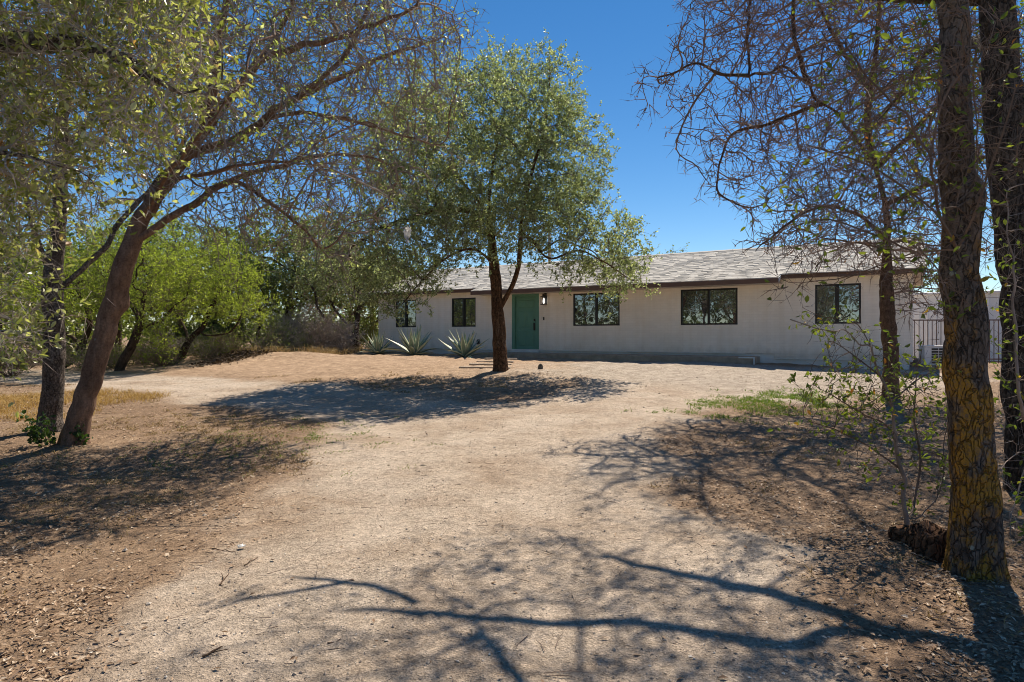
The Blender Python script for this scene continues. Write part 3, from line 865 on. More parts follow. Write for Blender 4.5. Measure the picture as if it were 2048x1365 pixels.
def bark_tube(P, R, sides, ring, cell, depth, seed, flare=0.5, knots=()):
    """trunk with real furrowed bark plates, flared where it meets the ground"""
    Q = resample(P, ring)
    Ls = np.concatenate([[0], np.cumsum(np.linalg.norm(np.diff(P, axis=0), axis=1))])
    Lq = np.concatenate([[0], np.cumsum(np.linalg.norm(np.diff(Q, axis=0), axis=1))])
    r = np.interp(Lq / Lq[-1], Ls / Ls[-1], R)
    n = len(Q)
    T = norm(np.gradient(Q, axis=0))
    a = np.empty((n, 3)); v = norm(np.cross(T[0], np.array([0.0, 1.0, 0.0])))
    for i in range(n):
        v = v - T[i] * (v @ T[i]); v = v / np.linalg.norm(v); a[i] = v
    b = np.cross(T, a)
    th = np.linspace(0, 2 * np.pi, sides, endpoint=False)
    TH_, LL = np.meshgrid(th, Lq)
    nc = max(6, int(round(2 * np.pi * r[0] / cell)))
    gu = TH_ / (2 * np.pi) * nc; gv = LL / (cell * 2.2)
    gv = gv + 0.5 * vnoise(gu * 0.7, gv * 0.7, seed + 5)
    gu2 = gu + 0.45 * vnoise(gu * 0.8 + 3, gv * 1.3, seed + 7)
    f1 = np.full(gu.shape, 9.0); f2 = np.full(gu.shape, 9.0)
    iu, iv = np.floor(gu2), np.floor(gv)
    for du in (-1, 0, 1):
        for dv in (-1, 0, 1):
            cu, cv = iu + du, iv + dv
            wu = np.mod(cu, nc)
            d = np.hypot(cu + 0.15 + 0.7 * _hash(wu, cv, seed) - gu2, (cv + 0.15 + 0.7 * _hash(wu, cv, seed + 1) - gv))
            f2 = np.where(d < f1, f1, np.minimum(f2, d)); f1 = np.minimum(f1, d)
    plate = sstep(0.02, 0.17, f2 - f1 + 0.16 * vnoise(gu2 * 3 + 5, gv * 3, seed + 31))
    lump = 0.5 * (vnoise(np.cos(TH_) * 1.2 + 9, LL * 1.6 + np.sin(TH_), seed + 11)) + 0.3 * vnoise(np.cos(TH_) * 2.3, LL * 4 + 2 * np.sin(TH_), seed + 12)
    taper = np.clip(r / r[0], 0.25, 1)[:, None]
    rr = r[:, None] * (1 + 0.16 * lump) + depth * taper * (plate - 0.7) + depth * 0.25 * taper * vnoise(gu2 * 4, gv * 7, seed + 20)
    root = 1 + flare * np.exp(-LL / 0.22) * (0.65 + 0.5 * np.cos(TH_ * 4 + seed) * 0.6 + 0.3 * np.cos(TH_ * 7 + 2 * seed))
    rr = rr * root
    for (kl, kt, kr, ka) in knots:
        dth = np.angle(np.exp(1j * (TH_ - kt))) * r[:, None]
        rr = rr + ka * np.exp(-((LL - kl) ** 2 + dth ** 2) / kr ** 2)
    V = Q[:, None, :] + rr[:, :, None] * (a[:, None, :] * np.cos(th)[None, :, None] + b[:, None, :] * np.sin(th)[None, :, None])
    i = np.arange(n * sides).reshape(n, sides); j = np.roll(i, -1, axis=1)
    F = np.stack([i[:-1], j[:-1], j[1:], i[1:]], -1).reshape(-1, 4)
    return V.reshape(-1, 3), F, 1 - plate.ravel()

def twigs(base, d, L, r, rng, K=2, bend=0.25, droop=0.0):
    """n thin bent twigs at once. returns verts, quads and the points along each twig (n, K+1, 3)"""
    n = len(base)
    t = np.linspace(0, 1, K + 1)[None, :, None]
    side = norm(np.cross(d, rng.normal(size=(n, 3))))
    P = base[:, None, :] + d[:, None, :] * (L[:, None, None] * t) + side[:, None, :] * (L[:, None, None] * bend * rng.normal(size=(n, 1, 1)) * t * t)
    P[:, :, 2] -= (droop * L[:, None] * (t[:, :, 0] ** 2))
    if K > 1:
        P[:, 1:-1] += rng.normal(size=(n, K - 1, 3)) * (0.06 * L[:, None, None])
    a = side; b = norm(np.cross(d, a))
    rr = r[:, None] * np.linspace(1.0, 0.35, K + 1)[None, :]
    ang = np.array([0, 2.094, 4.189])
    V = P[:, :-1, None, :] + rr[:, :-1, None, None] * (a[:, None, None, :] * np.cos(ang)[None, None, :, None] + b[:, None, None, :] * np.sin(ang)[None, None, :, None])
    V = np.concatenate([V.reshape(n, K * 3, 3), P[:, -1:, :]], 1)         # the last piece runs to a point
    i = np.arange(n * (K * 3 + 1)).reshape(n, K * 3 + 1)
    g = i[:, :-1].reshape(n, K, 3); j = np.roll(g, -1, axis=2)
    Fq = np.stack([g[:, :-1], j[:, :-1], j[:, 1:], g[:, 1:]], -1).reshape(-1, 4)
    Ft = np.stack([g[:, -1], j[:, -1], np.repeat(i[:, -1:], 3, 1)], -1).reshape(-1, 3)
    return V.reshape(-1, 3), [Fq, Ft], P

def join(parts):
    """several (verts, faces) into one"""
    V, F, off = [], [], 0
    for v, f in parts:
        V.append(v)
        for q in (f if isinstance(f, list) else [f]):
            if len(q): F.append(q + off)
        off += len(v)
    return np.vstack(V), F

def along(P, t):
    """points at parameter t (n,m) on the twigs P (n,K+1,3)"""
    K = P.shape[1] - 1
    s = np.clip(t * K, 0, K - 1e-6); k = s.astype(int); f = (s - k)[..., None]
    r = np.arange(len(P))[:, None]
    return P[r, k] * (1 - f) + P[r, k + 1] * f

def leaves(base, d, nrm, L, W, oval=False, fold=0.25):
    n = len(base)
    side = norm(np.cross(d, nrm)); up = norm(np.cross(side, d))
    L = L[:, None]; W = W[:, None]
    if not oval:
        V = np.stack([base, base + d * L * 0.5 + side * W * 0.5 + up * W * fold, base + d * L, base + d * L * 0.5 - side * W * 0.5 + up * W * fold], 1)
        i = np.arange(n * 4).reshape(n, 4)
        F = np.concatenate([i[:, [0, 1, 2]], i[:, [0, 2, 3]]])
    else:
        V = np.stack([base, base + d * L * 0.30 + side * W * 0.46 + up * W * fold, base + d * L * 0.68 + side * W * 0.42 + up * W * fold, base + d * L - up * L * 0.06,
                      base + d * L * 0.68 - side * W * 0.42 + up * W * fold, base + d * L * 0.30 - side * W * 0.46 + up * W * fold], 1)
        i = np.arange(n * 6).reshape(n, 6)
        F = np.concatenate([i[:, [0, 1, 2, 3]], i[:, [0, 3, 4, 5]]])
    return V.reshape(-1, 3), F

TRI = {}
def make_tree(name, label, group, polys, env, seed, r_base, r_tip=0.006, n_attr=900, D=0.22, infl=2.5, kill=0.4, gnarl=0.35, trop=(0, 0, 0.05),
              bark='bark_grey', twig='twig_grey', leaf='leaf_oak', trunk_sides=28, ring=0.06, cell=0.06, depth=0.012, flare=0.45, knots=(),
              tw1=1.2, L1=(0.2, 0.5), r1=0.0035, tw2=3.0, L2=(0.08, 0.22), r2=0.002, lf=2.0, leaf_L=(0.035, 0.055), leaf_W=0.5, oval=False, droop=0.1, thin=0.02, min_z=None,
              up_leaf=0.5, keep=None, cat='tree', max_nodes=9000, into=None, taper=None, limb_k=1.0, fis_k=1.0, stout=None):
    rng = np.random.default_rng(seed)
    pos, par, spans = grow(polys, env, n_attr, D, infl, kill, rng, gnarl, trop=trop, min_z=min_z, max_nodes=max_nodes)
    rad, cnt, chains = analyse(pos, par, r_base, r_tip)
    for k, (ra, rb) in (stout or {}).items():            # limbs kept to a least thickness, so their ground shadows stay visible
        i0, i1 = spans[k]
        rad[i0:i1] = np.maximum(rad[i0:i1], np.linspace(ra, rb, i1 - i0))
    base = np.array(polys[0][0], float)
    if into is None:
        root = empty(name, base)
        tag(root, label, cat, group)
        shift = base
        n_trunk, n_limb, n_crown = 'trunk', 'limbs', 'crown'
    else:                                    # a spray of shoots that belongs to a tree already there
        root = into
        shift = np.array(into.location)
        n_trunk, n_limb, n_crown = 'shoot_stem', 'side_shoots', 'shoot_twigs'
    base = shift
    # trunk (the main stem with bark) and limbs
    main = chains[0]
    R = rad[main].copy()
    if taper is not None:
        Lm = np.concatenate([[0], np.cumsum(np.linalg.norm(np.diff(pos[main], axis=0), axis=1))])
        R = np.minimum(R, r_base * np.interp(Lm, [t[0] for t in taper], [t[1] for t in taper]))
    tv, tf, fis = bark_tube(pos[main], np.maximum(R, 0.004), trunk_sides, ring, cell, depth, seed, flare, knots)
    tm = mesh_np(n_trunk, tv - base, tf, True)
    tm.attributes.new('fissure', 'FLOAT', 'POINT').data.foreach_set('value', (fis * fis_k).astype(np.float32))
    trunk = obj(n_trunk, tm, M[bark], root)
    Vl, Fl, off = [], [], 0
    Vb, Fb, offb = [], [], 0
    for ch in chains[1:]:
        P = pos[ch].copy(); r = np.where(rad[ch] > 0.02, np.maximum(rad[ch] * limb_k, 0.016), rad[ch]); r[0] = min(r[0], r[1] * 1.25)
        if len(ch) > 3:
            P[1:-1] = 0.25 * P[:-2] + 0.5 * P[1:-1] + 0.25 * P[2:]
        r[-1] = r_tip * 0.6
        if r[1] > 0.022:
            if len(P) > 2:
                Q = resample(P, D * 0.5); s = np.linspace(0, 1, len(P)); r = np.interp(np.linspace(0, 1, len(Q)), s, r); P = Q
            off = tube(P, r, 9 if r[0] > 0.05 else 7, Vl, Fl, off, 0.07, rng)
        else:
            offb = tube(P, r, 4 if r[0] > 0.011 else 3, Vb, Fb, offb)
    if Vl:
        limbs = obj(n_limb, mesh_np(n_limb, np.vstack(Vl) - base, np.vstack(Fl), True), M[bark], trunk)
    # twigs on every thin branch
    fine = np.nonzero((rad < thin) & (np.arange(len(pos)) >= 1) & (par >= 0))[0]
    k = rng.poisson(tw1, len(fine)); src = np.repeat(fine, k)
    if keep is not None: src = src[keep(pos[src])]
    bd = norm(pos[src] - pos[par[src]])
    d1 = norm(bd * 0.7 + rng.normal(size=(len(src), 3)) * 0.75 + np.array([0, 0, 0.1 - droop]))
    l1 = rng.uniform(*L1, len(src))
    v1, f1, P1 = twigs(pos[src], d1, l1, np.full(len(src), r1), rng, 2, 0.2, droop)
    n2 = int(round(tw2))
    t2 = rng.uniform(0.25, 1.0, (len(src), n2))
    b2 = along(P1, t2).reshape(-1, 3)
    d2 = norm(np.repeat(d1, n2, 0) * 0.6 + rng.normal(size=(len(b2), 3)) * 0.7 + np.array([0, 0, 0.15 - droop]))
    l2 = rng.uniform(*L2, len(b2))
    v2, f2, P2 = twigs(b2, d2, l2, np.full(len(b2), r2), rng, 1, 0.0, 0.0)
    vb = np.vstack(Vb) if Vb else np.zeros((0, 3)); fb = np.vstack(Fb) if Fb else np.zeros((0, 4), int)
    TV, TF = join([(vb, fb), (v1, f1), (v2, f2)])
    TV = TV - base
    crown = obj(n_crown, mesh_np(n_crown, TV, TF), M[twig], root)
    nl = 0
    if lf > 0 and leaf:
        m = rng.poisson(lf, len(b2)); si = np.repeat(np.arange(len(b2)), m)
        tl = rng.uniform(0.1, 1.0, len(si))[:, None]
        lb = P2[si, 0] * (1 - tl) + P2[si, 1] * tl
        dl = norm(d2[si] * 0.5 + rng.normal(size=(len(si), 3)) * 0.8)
        nr = norm(rng.normal(size=(len(si), 3)) + np.array([0, 0, up_leaf]))
        ll = rng.uniform(*leaf_L, len(si))
        lv, lfc = leaves(lb, dl, nr, ll, ll * leaf_W * rng.uniform(0.8, 1.2, len(si)), oval)
        obj('leaves', mesh_np('leaves', lv - base, lfc), M[leaf], crown)
        nl = len(si)
    TRI[name + str(seed)] = (len(pos), len(tf) * 2 + sum(len(f) for f in Fl) * 2, sum(len(q) * (q.shape[1] - 2) for q in TF), nl)
    return root

def gp(px, py):
    return ground_px(px, py)

def path(points, Z):
    """limb given as pixels (px, py[, extra depth]) around the depth Z"""
    return np.array([at(p[0], p[1], Z + (p[2] if len(p) > 2 else 0.0)) for p in points])

def sink(p, dz=0.06):
    q = np.array(p, float); q[2] -= dz; return q

# 1. the oak in front of the door
b0 = gp(1001, 742); Z = b0[1]
make_tree('oak_tree', 'dense green oak with forked trunk standing in front of the green door', None,
    [np.vstack([sink(b0), path([(1001, 735), (998, 660), (994, 600), (990, 550), (985, 500, .2), (978, 430, .3), (982, 350, .3), (1000, 260, .2), (1025, 170, 0)], Z)]),
     path([(997, 622), (1014, 592, -.1), (1030, 556, -.2), (1040, 510, -.3), (1044, 440, -.6), (1062, 350, -.9), (1090, 250, -1.0), (1100, 150, -.8)], Z),
     path([(990, 548), (975, 515, -.4), (950, 500, -.8), (915, 503, -1.2), (878, 526, -1.5), (835, 570, -1.8), (800, 610, -1.9)], Z),
     path([(1044, 470, -.5), (1065, 480, -.9), (1085, 508, -1.2), (1105, 520, -1.4), (1160, 500, -1.6), (1215, 530, -1.8), (1260, 560, -1.8)], Z),
     path([(1085, 508, -1.2), (1118, 478, -1.0), (1150, 490, -1.0), (1190, 505, -.8)], Z),
     path([(978, 430, .3), (930, 370, .8), (880, 330, 1.2), (830, 300, 1.4)], Z),
     path([(982, 350, .3), (1050, 310, 1.0), (1110, 270, 1.6), (1150, 230, 1.8)], Z),
     path([(985, 480, .3), (1030, 430, 1.5), (1100, 400, 2.4), (1160, 380, 2.8)], Z),
     path([(985, 480, .3), (920, 440, 1.6), (860, 420, 2.4), (790, 400, 2.6)], Z),
     path([(978, 430, .3), (910, 420, -.4), (840, 430, -.8), (770, 455, -1.0), (710, 490, -1.1)], Z)],
    [ell(950, 310, Z, 235, 170, 3.4), ell(1010, 440, Z - .6, 150, 60, 2.4), ell(1045, 505, Z - 1.0, 70, 38, 1.3), ell(930, 470, Z - .8, 90, 45, 1.6), ell(860, 530, Z - 1.4, 80, 55, 1.5), ell(760, 590, Z - 1.4, 70, 45, 1.2), ell(890, 450, Z - .8, 110, 70, 2.2), ell(1120, 420, Z - .6, 100, 70, 2.0), ell(1070, 200, Z, 105, 95, 1.9), ell(1120, 340, Z, 100, 130, 2.6), ell(1195, 490, Z - 1.2, 110, 80, 1.7), ell(1195, 500, Z - 1.2, 105, 80, 1.6), ell(1235, 560, Z - 1.5, 75, 48, 1.1), ell(1160, 555, Z - 1.5, 55, 40, 0.9),
     ell(810, 500, Z - 1.2, 110, 95, 2.0), ell(850, 580, Z - 1.7, 60, 45, 0.8), ell(800, 350, Z, 100, 120, 2.2), ell(1000, 150, Z, 70, 55, 1.2), ell(720, 560, Z - 1, 60, 50, 1.2), ell(720, 480, Z - .9, 95, 80, 1.5), ell(690, 560, Z - 1.0, 70, 55, 1.1)],
    11, 0.180, 0.005, 4100, 0.20, 2.6, 0.31, 0.42, (0, 0, 0.04), 'bark_center', 'twig_dark', 'leaf_oak', 40, 0.05, 0.07, 0.016, 0.28,
    limb_k=0.68, taper=((0, 1), (2.2, .92), (3.6, .6), (6, .4), (9, .15)), fis_k=.7, tw1=2.8, L1=(0.15, 0.48), r1=0.004, tw2=3, L2=(0.08, 0.24), r2=0.0030, lf=5.6, leaf_L=(0.045, 0.075), leaf_W=0.62, droop=0.05, knots=((1.9, 2.2, 0.12, 0.04),))

# 2. the leaning oak and the grey upright oak on the left
b0 = gp(148, 888); Z = b0[1]
make_tree('oak_tree', 'leaning reddish trunked oak reaching far over the yard from the left', None,
    [np.vstack([sink(b0), path([(152, 860), (178, 770), (203, 690), (230, 595), (252, 515), (285, 435, .2), (336, 362, .3), (372, 312, .4), (406, 262, .5), (469, 186, .7), (520, 116, .9), (562, 58, 1.1), (600, -30, 1.3)], Z)]),
     path([(262, 490), (325, 445, .2), (395, 405, .5), (469, 360, .8), (547, 336, 1.1), (640, 312, 1.5), (740, 318, 1.9), (830, 350, 2.2)], Z),
     path([(372, 312, .4), (430, 292, .6), (484, 273, .9), (540, 232, 1.0), (594, 195, 1.2), (650, 150, 1.4), (692, 110, 1.5), (727, 40, 1.7), (745, -40, 1.9)], Z),
     path([(540, 232, 1.0), (620, 226, 1.3), (703, 242, 1.7), (790, 266, 2.0), (870, 290, 2.3), (930, 320, 2.5)], Z),
     path([(520, 116, .9), (610, 92, .7), (700, 66, .5), (790, 30, .4), (880, -5, .3)], Z),
     path([(336, 362, .3), (420, 345, -.6), (520, 325, -1.0), (620, 330, -1.3), (720, 360, -1.5), (800, 410, -1.6)], Z),
     path([(594, 195, 1.2), (690, 150, 1.8), (780, 110, 2.3), (870, 80, 2.8), (940, 50, 3.0)], Z),
     path([(469, 360, .8), (530, 395, .6), (585, 440, .6), (640, 500, .7), (680, 560, .8)], Z),
     path([(285, 435, .2), (330, 360, -1.0), (390, 280, -1.8), (470, 180, -2.4), (540, 90, -2.8)], Z),
     path([(406, 262, .5), (390, 150, 1.2), (360, 40, 1.8), (330, -80, 2.2)], Z),
     path([(406, 262, .5), (430, 160, .2), (440, 70, 0), (460, -40, -.2)], Z)],
    [ell(600, 160, Z + 1, 260, 160, 2.8), ell(780, 110, Z + 1.6, 170, 110, 2.2), ell(600, 390, Z + 1, 200, 120, 2.0), ell(720, 300, Z + 1, 130, 90, 1.6), ell(650, 460, Z + 1, 80, 75, 1.2),
     ell(430, 200, Z, 190, 200, 2.4), ell(520, -80, Z + 1, 330, 130, 3.0), ell(880, 60, Z + 2.6, 90, 60, 1.2), ell(430, 420, Z + .6, 110, 80, 1.4)],
    12, 0.140, 0.0072, 3900, 0.15, 2.0, 0.215, 0.38, (0.02, 0, -0.03), 'bark_red', 'twig_grey', 'leaf_sparse', 48, 0.035, 0.10, 0.003, 0.5,
    limb_k=0.8, taper=((0, 1), (2.5, .9), (4, .62), (6, .4), (9, .12)), fis_k=.2, tw1=0.95, L1=(0.2, 0.7), r1=0.0075, tw2=3, L2=(0.10, 0.34), r2=0.0056, lf=1.4, leaf_L=(0.040, 0.072), leaf_W=0.5, droop=0.22, max_nodes=9500,
    knots=((2.05, 3.6, 0.10, 0.05), (1.75, 3.3, 0.06, -0.03)))
b0 = gp(98, 872); b0[1] += 0.35; b0[0] -= 0.2; Z = b0[1]
make_tree('oak_tree', 'upright grey trunked oak just left of the leaning reddish trunk', None,
    [np.vstack([sink(b0), path([(100, 840), (108, 740), (106, 650), (105, 570), (112, 490), (120, 400), (122, 300), (130, 200), (140, 80), (155, -60), (165, -200)], Z)]),
     path([(102, 590), (135, 565, .1), (180, 525, .3), (235, 455, .6), (285, 395, 1.0), (340, 330, 1.4), (400, 230, 1.8), (430, 120, 2.2)], Z),
     path([(106, 560), (75, 480, -.2), (55, 400, -.4), (40, 300, -.5), (10, 200, -.6), (-40, 100, -.8)], Z),
     path([(122, 300), (200, 220, .8), (290, 140, 1.2), (360, 60, 1.5)], Z),
     path([(130, 200), (60, 120, .8), (-20, 60, 1.4), (-120, 0, 1.8)], Z),
     path([(118, 640), (150, 630, .4), (200, 660, 1.2)], Z)],
    [ell(150, 130, Z + .6, 230, 190, 2.4), ell(330, 240, Z + 1.2, 130, 160, 1.6), ell(-60, 250, Z, 160, 220, 2.0), ell(130, -120, Z + .5, 330, 130, 2.8), ell(190, 380, Z + 1.2, 100, 90, 1.0)],
    13, 0.145, 0.0070, 1700, 0.17, 2.2, 0.28, 0.34, (0, 0, 0.0), 'bark_grey', 'twig_grey', 'leaf_sparse', 48, 0.035, 0.055, 0.006, 0.55,
    limb_k=0.75, taper=((0, 1), (2.2, .95), (2.8, .72), (6, .45), (9, .15)), fis_k=.6, tw1=1.1, L1=(0.2, 0.65), r1=0.0075, tw2=3, L2=(0.10, 0.34), r2=0.0056, lf=1.7, leaf_L=(0.040, 0.072), leaf_W=0.5, droop=0.15)

# 3. the close leafy oak whose boughs hang in from beyond the left edge
bx = np.array([-5.3, 4.6, float(ground_h(-5.3, 4.6))])
make_tree('oak_tree', 'leafy boughs of a close oak hanging into the upper left corner', None,
    [np.vstack([sink(bx), [[-5.25, 4.6, 1.2], [-5.1, 4.6, 2.4], [-4.8, 4.6, 3.3], [-4.3, 4.6, 4.1], [-3.6, 4.6, 4.6], [-2.9, 4.5, 4.8]]]),
     np.array([[-4.8, 4.6, 3.3], [-4.2, 4.5, 3.5], [-3.4, 4.4, 3.55], [-2.8, 4.35, 3.45], [-2.3, 4.3, 3.2]]),
     np.array([[-5.1, 4.6, 2.4], [-4.4, 4.3, 2.7], [-3.7, 4.2, 2.8], [-3.2, 4.1, 2.7]]),
     np.array([[-5.25, 4.6, 1.2], [-4.6, 4.9, 1.6], [-4.1, 4.9, 1.75], [-3.7, 4.9, 1.6]]),
     np.array([[-5.1, 4.6, 2.0], [-4.6, 4.4, 2.0], [-3.9, 4.3, 1.85], [-3.35, 4.2, 1.6]]),
     np.array([[-4.3, 4.6, 4.1], [-3.6, 3.9, 4.3], [-2.8, 3.6, 4.2]])],
    [ell(120, 100, 4.4, 250, 170, 0.8), ell(330, 110, 4.4, 120, 120, 0.6), ell(60, 330, 4.3, 130, 150, 0.6), ell(20, 560, 4.5, 55, 170, 0.5), ell(-150, 200, 4.5, 200, 300, 0.9), ell(150, -150, 4.4, 300, 150, 1.0), ell(270, 270, 4.3, 70, 70, 0.4)],
    14, 0.17, 0.0028, 3600, 0.10, 1.4, 0.12, 0.35, (0.05, 0, -0.05), 'bark_grey', 'twig_pale', 'leaf_near', 24, 0.08, 0.06, 0.01, 0.3,
    tw1=1.7, L1=(0.10, 0.40), r1=0.0032, tw2=3, L2=(0.06, 0.20), r2=0.0024, lf=1.5, leaf_L=(0.034, 0.068), leaf_W=0.5, oval=True, droop=0.18)

# 4. the bare tree on the right
b0 = gp(1782, 795); Z = b0[1]
make_tree('bare_tree', 'nearly bare tree with crooked spreading branches in front of the right house end', None,
    [np.vstack([sink(b0), path([(1782, 780), (1781, 700), (1774, 620), (1772, 550), (1774, 480), (1770, 410, .1), (1752, 340, .2), (1735, 270, .2), (1740, 180, .3), (1755, 80, .4), (1760, -60, .5)], Z)]),
     path([(1752, 340, .2), (1715, 285, 0), (1680, 235, -.2), (1640, 205, -.2), (1610, 165, -.3), (1580, 138, -.4), (1540, 142, -.5), (1490, 152, -.6), (1430, 147, -.6), (1385, 125, -.5), (1340, 152, -.5), (1300, 150, -.4)], Z),
     path([(1640, 205, -.2), (1595, 225, 0), (1560, 240, .2), (1510, 255, .3), (1460, 272, .4), (1440, 320, .5), (1432, 390, .6)], Z),
     path([(1610, 165, -.3), (1600, 110, -.3), (1585, 50, -.2), (1590, -20, 0)], Z),
     path([(1500, 150, -.6), (1495, 90, -.4), (1500, 30, -.2), (1490, -30, 0)], Z),
     path([(1774, 480), (1720, 430, -.6), (1660, 415, -1.0), (1600, 430, -1.2), (1560, 460, -1.3), (1510, 500, -1.4)], Z),
     path([(1774, 500), (1730, 490, .6), (1680, 480, 1.2), (1620, 470, 1.6)], Z),
     path([(1752, 340, .2), (1820, 270, .4), (1890, 200, .6), (1960, 120, .8)], Z),
     path([(1770, 410, .1), (1840, 380, -.6), (1920, 340, -1.0), (2000, 300, -1.3)], Z),
     path([(1740, 180, .3), (1690, 110, .8), (1650, 40, 1.2), (1620, -40, 1.5)], Z),
     path([(1430, 147, -.6), (1400, 190, -.4), (1370, 240, -.3), (1350, 300, -.2)], Z)],
    [ell(1660, 180, Z, 190, 180, 2.6), ell(1440, 120, Z - .4, 130, 100, 1.3), ell(1340, 150, Z - .4, 75, 90, 0.7), ell(1500, 290, Z, 130, 120, 1.4), ell(1640, 430, Z - .6, 150, 90, 1.8), ell(1530, 480, Z - 1, 60, 40, 0.7),
     ell(1880, 230, Z, 180, 220, 2.4), ell(1640, -80, Z, 280, 120, 2.8), ell(1480, 20, Z, 110, 80, 1.2), ell(1780, 480, Z, 120, 60, 1.4), ell(1960, 430, Z, 110, 110, 1.6), ell(1850, 520, Z, 80, 55, 1.0), ell(1880, 590, Z - .5, 50, 45, 0.6)],
    15, 0.135, 0.0085, 5600, 0.15, 2.2, 0.22, 0.26, (0, 0, -0.02), 'bark_small', 'twig_brown', 'leaf_rust', 32, 0.05, 0.07, 0.014, 0.25,
    limb_k=0.8, taper=((0, 1), (2.1, .9), (2.9, .5), (4, .32), (6, .16)), fis_k=.6, tw1=1.25, L1=(0.14, 0.45), r1=0.0090, tw2=2, L2=(0.10, 0.30), r2=0.0070, lf=0.45, leaf_L=(0.03, 0.055), leaf_W=0.6, droop=0.1)

# 5. the two big trunks on the right
def shadow_pt(px, py, h):
    """a point h above the ground whose shadow falls where the photograph shows it"""
    g = gp(px, py)
    return g + SUN / SUN[2] * h

b0 = gp(1950, 1150); Z = b0[1]
lichen_oak = make_tree('oak_tree', 'big oak trunk covered in orange lichen at the right front', None,
    [np.vstack([sink(b0, 0.1), path([(1950, 1100), (1950, 1000), (1945, 900), (1937, 780), (1932, 680), (1924, 560), (1917, 430), (1912, 300), (1908, 150), (1905, 0), (1902, -180), (1900, -380, .1), (1892, -600, .3), (1880, -850, .6)], Z)]),
     path([(1930, 690), (1905, 640, -.05), (1892, 590, -.1), (1886, 545, -.1), (1870, 515, -.15), (1840, 490, -.1), (1800, 465, 0)], Z),
     np.vstack([path([(1902, -180)], Z), [[2.6, 5.0, 5.2], [2.4, 6.1, 6.2], [2.2, 7.3, 6.9], [2.0, 8.5, 7.4]]]),
     np.vstack([path([(1900, -380, .1)], Z), [[3.2, 5.2, 6.2], [3.6, 6.4, 7.0], [3.9, 7.6, 7.5]]])],
    [(np.array([2.3, 7.2, 7.4]), np.array([1.9, 2.2, 0.9])), (np.array([3.8, 6.3, 7.2]), np.array([1.6, 1.9, 1.1])), (np.array([2.0, 4.6, 6.9]), np.array([1.6, 1.6, 0.9]))],
    16, 0.126, 0.005, 1300, 0.2, 2.6, 0.32, 0.42, (0, 0, 0), 'bark_dark', 'twig_dark', 'leaf_shoot', 72, 0.035, 0.10, 0.010, 0.60,
    tw1=1.3, L1=(0.15, 0.45), r1=0.0035, tw2=3, L2=(0.08, 0.22), r2=0.0026, lf=2.2, leaf_L=(0.04, 0.07), leaf_W=0.5, oval=False, droop=0.1,
    taper=((0, 1), (1.3, .92), (2.2, .80), (3.2, .66), (4.5, .56), (7.5, .4)), limb_k=.7, fis_k=0.3, knots=((0.55, 1.6, 0.07, 0.03), (0.95, 4.6, 0.05, 0.03), (2.45, 2.6, 0.10, 0.035)))
make_tree('oak_tree', '', None,
    [path([(1915, 500, -.1), (1880, 440, -.3), (1820, 380, -.4), (1740, 330, -.4), (1660, 300, -.3), (1600, 290, -.2)], Z),
     path([(1915, 500, -.1), (1830, 500, -.2), (1740, 470, -.2), (1650, 440, 0), (1560, 470, .1)], Z),
     path([(1880, 440, -.3), (1850, 300, -.5), (1780, 200, -.5), (1700, 120, -.5), (1620, 60, -.4)], Z),
     path([(1915, 500, -.1), (1960, 400, -.3), (1990, 300, -.4), (2020, 180, -.5)], Z),
     path([(1850, 300, -.5), (1900, 180, -.6), (1960, 90, -.6), (2040, 20, -.6)], Z),
     path([(1830, 500, -.2), (1740, 540, -.1), (1640, 560, .1), (1560, 575, .2)], Z)],
    [ell(1740, 380, Z - .2, 190, 170, 0.5), ell(1800, 150, Z - .4, 190, 140, 0.5), ell(1990, 250, Z - .4, 70, 240, 0.4), ell(1640, 520, Z, 110, 60, 0.3), ell(1860, 590, Z - .2, 60, 80, 0.3)],
    26, 0.011, 0.0022, 1700, 0.11, 1.2, 0.13, 0.35, (0, 0, 0), 'twig_dark', 'twig_dark', 'leaf_shoot', 8, 0.05, 0.05, 0.0004, 0.0,
    tw1=1.6, L1=(0.08, 0.30), r1=0.0026, tw2=3, L2=(0.05, 0.16), r2=0.0021, lf=0.24, leaf_L=(0.036, 0.058), leaf_W=0.46, oval=True, droop=0.05, into=lichen_oak)
# the cut, hollow stub at its foot
rng = np.random.default_rng(77)
def stub(cx, cy, cz, r, h, seed, tilt):
    th_ = np.linspace(0, 2 * np.pi, 22, endpoint=False)
    rows = [(-0.12, 1.35), (0.0, 1.18), (h * 0.35, 1.0), (h * 0.7, 1.06), (h, 1.0), (h * 1.02, 0.80), (h * 0.72, 0.62), (h * 0.5, 0.3), (h * 0.48, 0.0)]
    V = []
    for z, k in rows:
        wob = 1 + 0.16 * np.cos(3 * th_ + seed) + 0.10 * np.cos(5 * th_ + 2 * seed + z * 9) + 0.05 * rng.normal(size=22)
        V.append(np.stack([cx + r * k * wob * np.cos(th_) + tilt[0] * max(z, 0), cy + r * k * wob * np.sin(th_) + tilt[1] * max(z, 0), np.full(22, cz + z) + 0.03 * np.cos(2 * th_ + seed) * (z > 0.1)], 1))
    V = np.concatenate(V)
    i = np.arange(len(rows) * 22).reshape(-1, 22); j = np.roll(i, -1, 1)
    return V, np.stack([i[:-1], j[:-1], j[1:], i[1:]], -1).reshape(-1, 4)
g1 = gp(1868, 1112)
v_, f_ = stub(g1[0], g1[1], g1[2] - .03, 0.125, 0.20, 2.0, (0.3, 0.15))
obj('hollow_stub', mesh_np('hollow_stub', v_ - np.array(lichen_oak.location), f_, True), M['bark_center'], lichen_oak)
g1 = gp(1822, 1082)
v_, f_ = stub(g1[0], g1[1], g1[2] - .03, 0.12, 0.10, 5.0, (0.2, 0.1))
